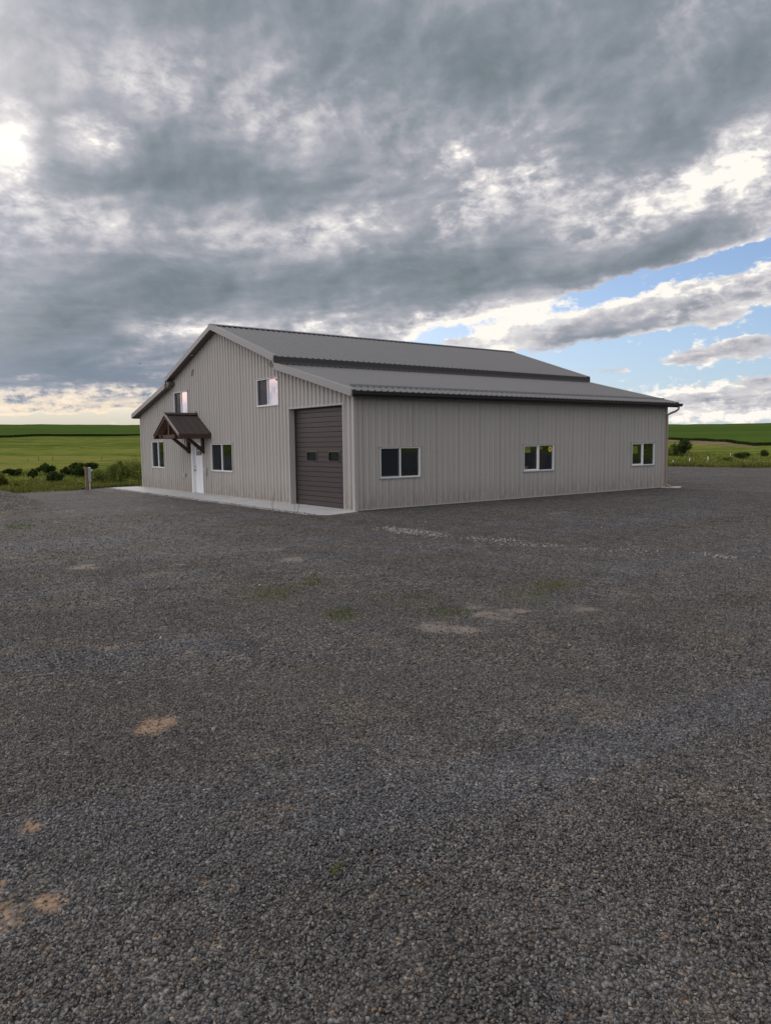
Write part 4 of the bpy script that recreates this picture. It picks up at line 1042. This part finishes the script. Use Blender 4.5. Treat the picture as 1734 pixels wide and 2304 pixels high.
# ================================================================ bushes
def bush(name, label, cat, x, y, w, d, h, n, mat_, leaf, seed, group, stems=5, lift=.0, clumps=15, spiky=0.0):
    R = np.random.default_rng(seed); z0 = float(H(x, y))
    root = thing(name, label, cat, (x, y, z0), group)
    m = MB(); rr = random.Random(seed)
    cs = []
    for i in range(clumps):
        a = R.uniform(0, 2*math.pi); q = R.uniform(0, 1.0)**.7
        cs.append((math.cos(a)*q*w/2*.8, math.sin(a)*q*d/2*.8, h*(.28+lift+R.uniform(0, .5)*(1-q*.7)), R.uniform(.10, .40)))
    for i in range(stems):
        c = cs[i % len(cs)]; t = (c[0]*.25, c[1]*.25, h*.25)
        m.tube([(rr.uniform(-.1, .1)*w*.3, rr.uniform(-.1, .1)*d*.3, -.1), t, (c[0]*.9, c[1]*.9, c[2])], .035*h**.5, 6, r1=.010)
    m.build('trunk', TRUNKM, root)
    Q = []; T = []
    for (cx_, cy_, cz_, cr) in cs:
        k = int(n*1.7/clumps*R.uniform(.7, 1.3)); v = R.normal(0, 1, (k, 3)); v /= np.linalg.norm(v, axis=1)[:, None]
        rad = R.uniform(.25, 1.0, k)**.5*(1+.35*R.normal(0, .5, k)*(1.0+spiky))
        px_ = cx_+v[:, 0]*rad*cr*w*.55; py_ = cy_+v[:, 1]*rad*cr*d*.55; pz_ = cz_+v[:, 2]*rad*cr*h*.9
        pz_ = np.maximum(pz_, .03+R.uniform(0, .12, k)*h)
        c = np.stack([px_, py_, pz_], -1)
        t1 = R.normal(0, 1, (k, 3)); t1 /= np.linalg.norm(t1, axis=1)[:, None]; t2 = np.cross(t1, R.normal(0, 1, (k, 3))); t2 /= np.linalg.norm(t2, axis=1)[:, None]
        sz = leaf*.72*R.uniform(.4, 1.4, k)[:, None]
        Q.append(np.stack([c-t1*sz, c-t2*sz*.5, c+t1*sz, c+t2*sz*.5], 1)); T.append(np.clip(R.normal(.5, .22, k)+R.normal(0, .08), 0, 1))
    quads_mesh('foliage', np.concatenate(Q), np.concatenate(T), mat_, root)
    return root
TRUNKM = mat('bush_bark', (.07, .055, .04), .9, var=.4, vscale=8)
DKL = mat_leaf('dark_shrub_leaf', [(0, (.016, .028, .011)), (.5, (.040, .062, .019)), (1, (.085, .11, .033))], .15)
PLL = mat_leaf('willow_leaf', [(0, (.10, .14, .035)), (.5, (.21, .25, .065)), (1, (.34, .37, .12))], .3)
YLL = mat_leaf('yellow_green_leaf', [(0, (.05, .06, .015)), (.5, (.12, .125, .03)), (1, (.18, .17, .05))], .3)
bush('shrub', 'low wide dark shrub, leftmost of the dark shrubs', 'shrub', -61.5, 2.5, 2.43, 2.19, 0.93, 2600, DKL, 0.1, 20, 'dark shrubs on the slope left of the building')
bush('shrub', 'round dark shrub between the low leftmost one and the large ones', 'shrub', -57.7, 3.6, 1.26, 1.13, 1.02, 2200, DKL, 0.09, 21, 'dark shrubs on the slope left of the building')
bush('shrub', 'wide dark shrub upper left of the utility post, behind the lowest one', 'shrub', -63.2, 6.0, 2.01, 1.81, 1.00, 2600, DKL, 0.11, 22, 'dark shrubs on the slope left of the building')
bush('shrub', 'dark peaked shrub standing lowest on the slope, left of the utility post', 'shrub', -50.1, 3.8, 1.85, 1.67, 1.01, 2800, DKL, 0.08, 23, 'dark shrubs on the slope left of the building', spiky=1.0)
bush('shrub', 'dark shrub between the peaked lowest shrub and the tall ones by the post', 'shrub', -60.0, 7.1, 1.35, 1.22, 0.87, 2000, DKL, 0.1, 24, 'dark shrubs on the slope left of the building')
bush('shrub', 'tall rounded dark shrub directly left of the utility post top', 'shrub', -57.4, 7.5, 1.78, 1.60, 1.17, 2800, DKL, 0.1, 25, 'dark shrubs on the slope left of the building')
bush('shrub', 'farthest dark shrub on the slope, just behind the top of the utility post', 'shrub', -65.1, 10.8, 1.56, 1.40, 0.99, 2000, DKL, 0.12, 26, 'dark shrubs on the slope left of the building')
bush('shrub', 'dark shrub behind the tall rounded one, left of the farthest', 'shrub', -66.3, 9.7, 1.79, 1.61, 0.84, 1800, DKL, 0.12, 27, 'dark shrubs on the slope left of the building')
bush('shrub', 'small olive shrub low beside the foot of the utility post', 'shrub', -42.7, 3.7, 0.83, 0.75, 0.49, 1200, PLL, 0.05, 28, 'dark shrubs on the slope left of the building')
bush('shrub', 'tiny dark shrub low at left near the spoil heap', 'shrub', -45.2, -0.2, 0.43, 0.38, 0.39, 500, DKL, 0.05, 29, 'dark shrubs on the slope left of the building')
bush('shrub', 'small olive clump on the bare patch, right of the spoil heap', 'shrub', -41.6, 0.2, 0.66, 0.59, 0.29, 700, PLL, 0.05, 30, 'dark shrubs on the slope left of the building')
bush('shrub', 'yellow-green bush behind the spoil heap at the left edge', 'shrub', -47.0, -1.0, 1.82, 1.64, 1.19, 2500, YLL, 0.07, 31, 'dark shrubs on the slope left of the building')
bush('willow_bush', 'pale willow bush, leftmost and lowest of the thicket', 'bush', -46.8, 6.6, 2.11, 1.90, 1.54, 4500, PLL, 0.08, 32, 'pale willow thicket left of the building', spiky=0.6)
bush('willow_bush', 'tall pale willow bush in the middle of the thicket', 'bush', -45.5, 7.7, 2.40, 2.16, 2.20, 6500, PLL, 0.08, 33, 'pale willow thicket left of the building', spiky=0.6, clumps=13)
bush('willow_bush', 'pale willow bush against the corner of the building', 'bush', -44.4, 8.9, 2.22, 2.00, 2.10, 6000, PLL, 0.08, 34, 'pale willow thicket left of the building', spiky=0.6, clumps=12)
bush('willow_bush', 'pale willow bush rising at the back of the thicket', 'bush', -53.4, 11.2, 2.99, 2.69, 1.81, 4500, PLL, 0.1, 35, 'pale willow thicket left of the building', spiky=0.6)
bush('willow_bush', 'dark stemmed willow bush at the foot of the thicket', 'bush', -49.5, 7.9, 1.27, 1.14, 0.93, 1600, DKL, 0.07, 36, 'pale willow thicket left of the building')
bush('dark_bush', 'large round dark bush right of the building corner', 'bush', -36.7, 76.1, 3.26, 2.93, 2.17, 7500, DKL, 0.12, 37, 'bushes beyond the right edge of the lot', clumps=14)
bush('dark_bush', 'pale bush tucked behind the large dark bush by the downspout', 'bush', -37.6, 75.0, 1.30, 1.17, 1.40, 2000, PLL, 0.11, 38, 'bushes beyond the right edge of the lot')
bush('dark_bush', 'low sprawling olive bush left of the dark grey bush with bare twigs', 'bush', -27.6, 70.3, 1.87, 1.68, 0.84, 2500, PLL, 0.1, 39, 'bushes beyond the right edge of the lot')
bush('dark_bush', 'low dark grey bush with bare twigs near the right edge', 'bush', -28.7, 76.2, 2.51, 2.26, 1.04, 3000, DKL, 0.09, 40, 'bushes beyond the right edge of the lot', spiky=1.2)
bush('dark_bush', 'small dark bush farthest right beyond the lot', 'bush', -29.8, 83.3, 1.45, 1.31, 0.95, 1600, DKL, 0.1, 41, 'bushes beyond the right edge of the lot')

# ================================================================ fence posts
def post(x, y, h, label, white):
    z = float(H(x, y)); m = MB()
    g = 'white-topped stakes along the right edge' if white else 'posts of the distant wire fence'
    if white:
        m.box(-.022, .022, -.004, .004, -.2, h); m.box(-.004, .004, .0041, .03, -.2, h)
        root = thing('fence_stake', label, 'fence stake', (x, y, z), g)
        m.build('stake', POSTM, root)
        t = MB(); t.box(-.03, .03, -.014, .036, h*.62, h+.01); t.build('white_tip', WHITEP, root)
    else:
        m.tube([(0, 0, -.3), (0, 0, h)], .06, 7, r1=.05); o = m.build('fence_post', POSTM); o.location = (x, y, z)
        thing('', label, 'fence post', o=o, group=g)
post(-22.6, 51.8, 0.43, 'white-topped fence stake nearest the downspout', 1)
post(-21.4, 52.6, 0.65, 'white-topped fence stake right of the one nearest the downspout', 1)
post(-21.6, 56.1, 0.82, 'white-topped fence stake in the middle of the right-hand row', 1)
post(-27.9, 71.9, 0.80, 'white-topped fence stake standing among the grey bushes at right', 1)
post(-86.5, 9.1, 0.22, 'short wire fence post at far left end of the distant fence', 0)
post(-86.7, 10.4, 0.52, 'dark distant fence post, second from the left on the slope', 0)
post(-86.7, 12.1, 0.48, 'dark distant fence post above the wide dark shrub', 0)
post(-84.6, 17.7, 0.57, 'dark distant fence post above the willow thicket', 0)
BIRD = (-48.3, 10.8, 9.1)

# ---------------------------------------------------------------- bird
m = MB(); c = Vector(BIRD)
m.tube([c+Vector((-.10, 0, -.01)), c+Vector((-.04, 0, 0)), c+Vector((.06, 0, .01)), c+Vector((.13, 0, .015))], .03, 6, r1=.012)
for s in (-1, 1): m.face([c+Vector((-.03, 0, .02)), c+Vector((.05, 0, .02)), c+Vector((.02, s*.2, .09)), c+Vector((-.05, s*.19, .08))])
m.face([c+Vector((-.09, .01, 0)), c+Vector((-.17, .03, -.01)), c+Vector((-.17, -.03, -.01)), c+Vector((-.09, -.01, 0))])
o = m.build('bird', BLACKM); thing('', 'tiny dark bird flying in the sky left of the building', 'bird', o=o)
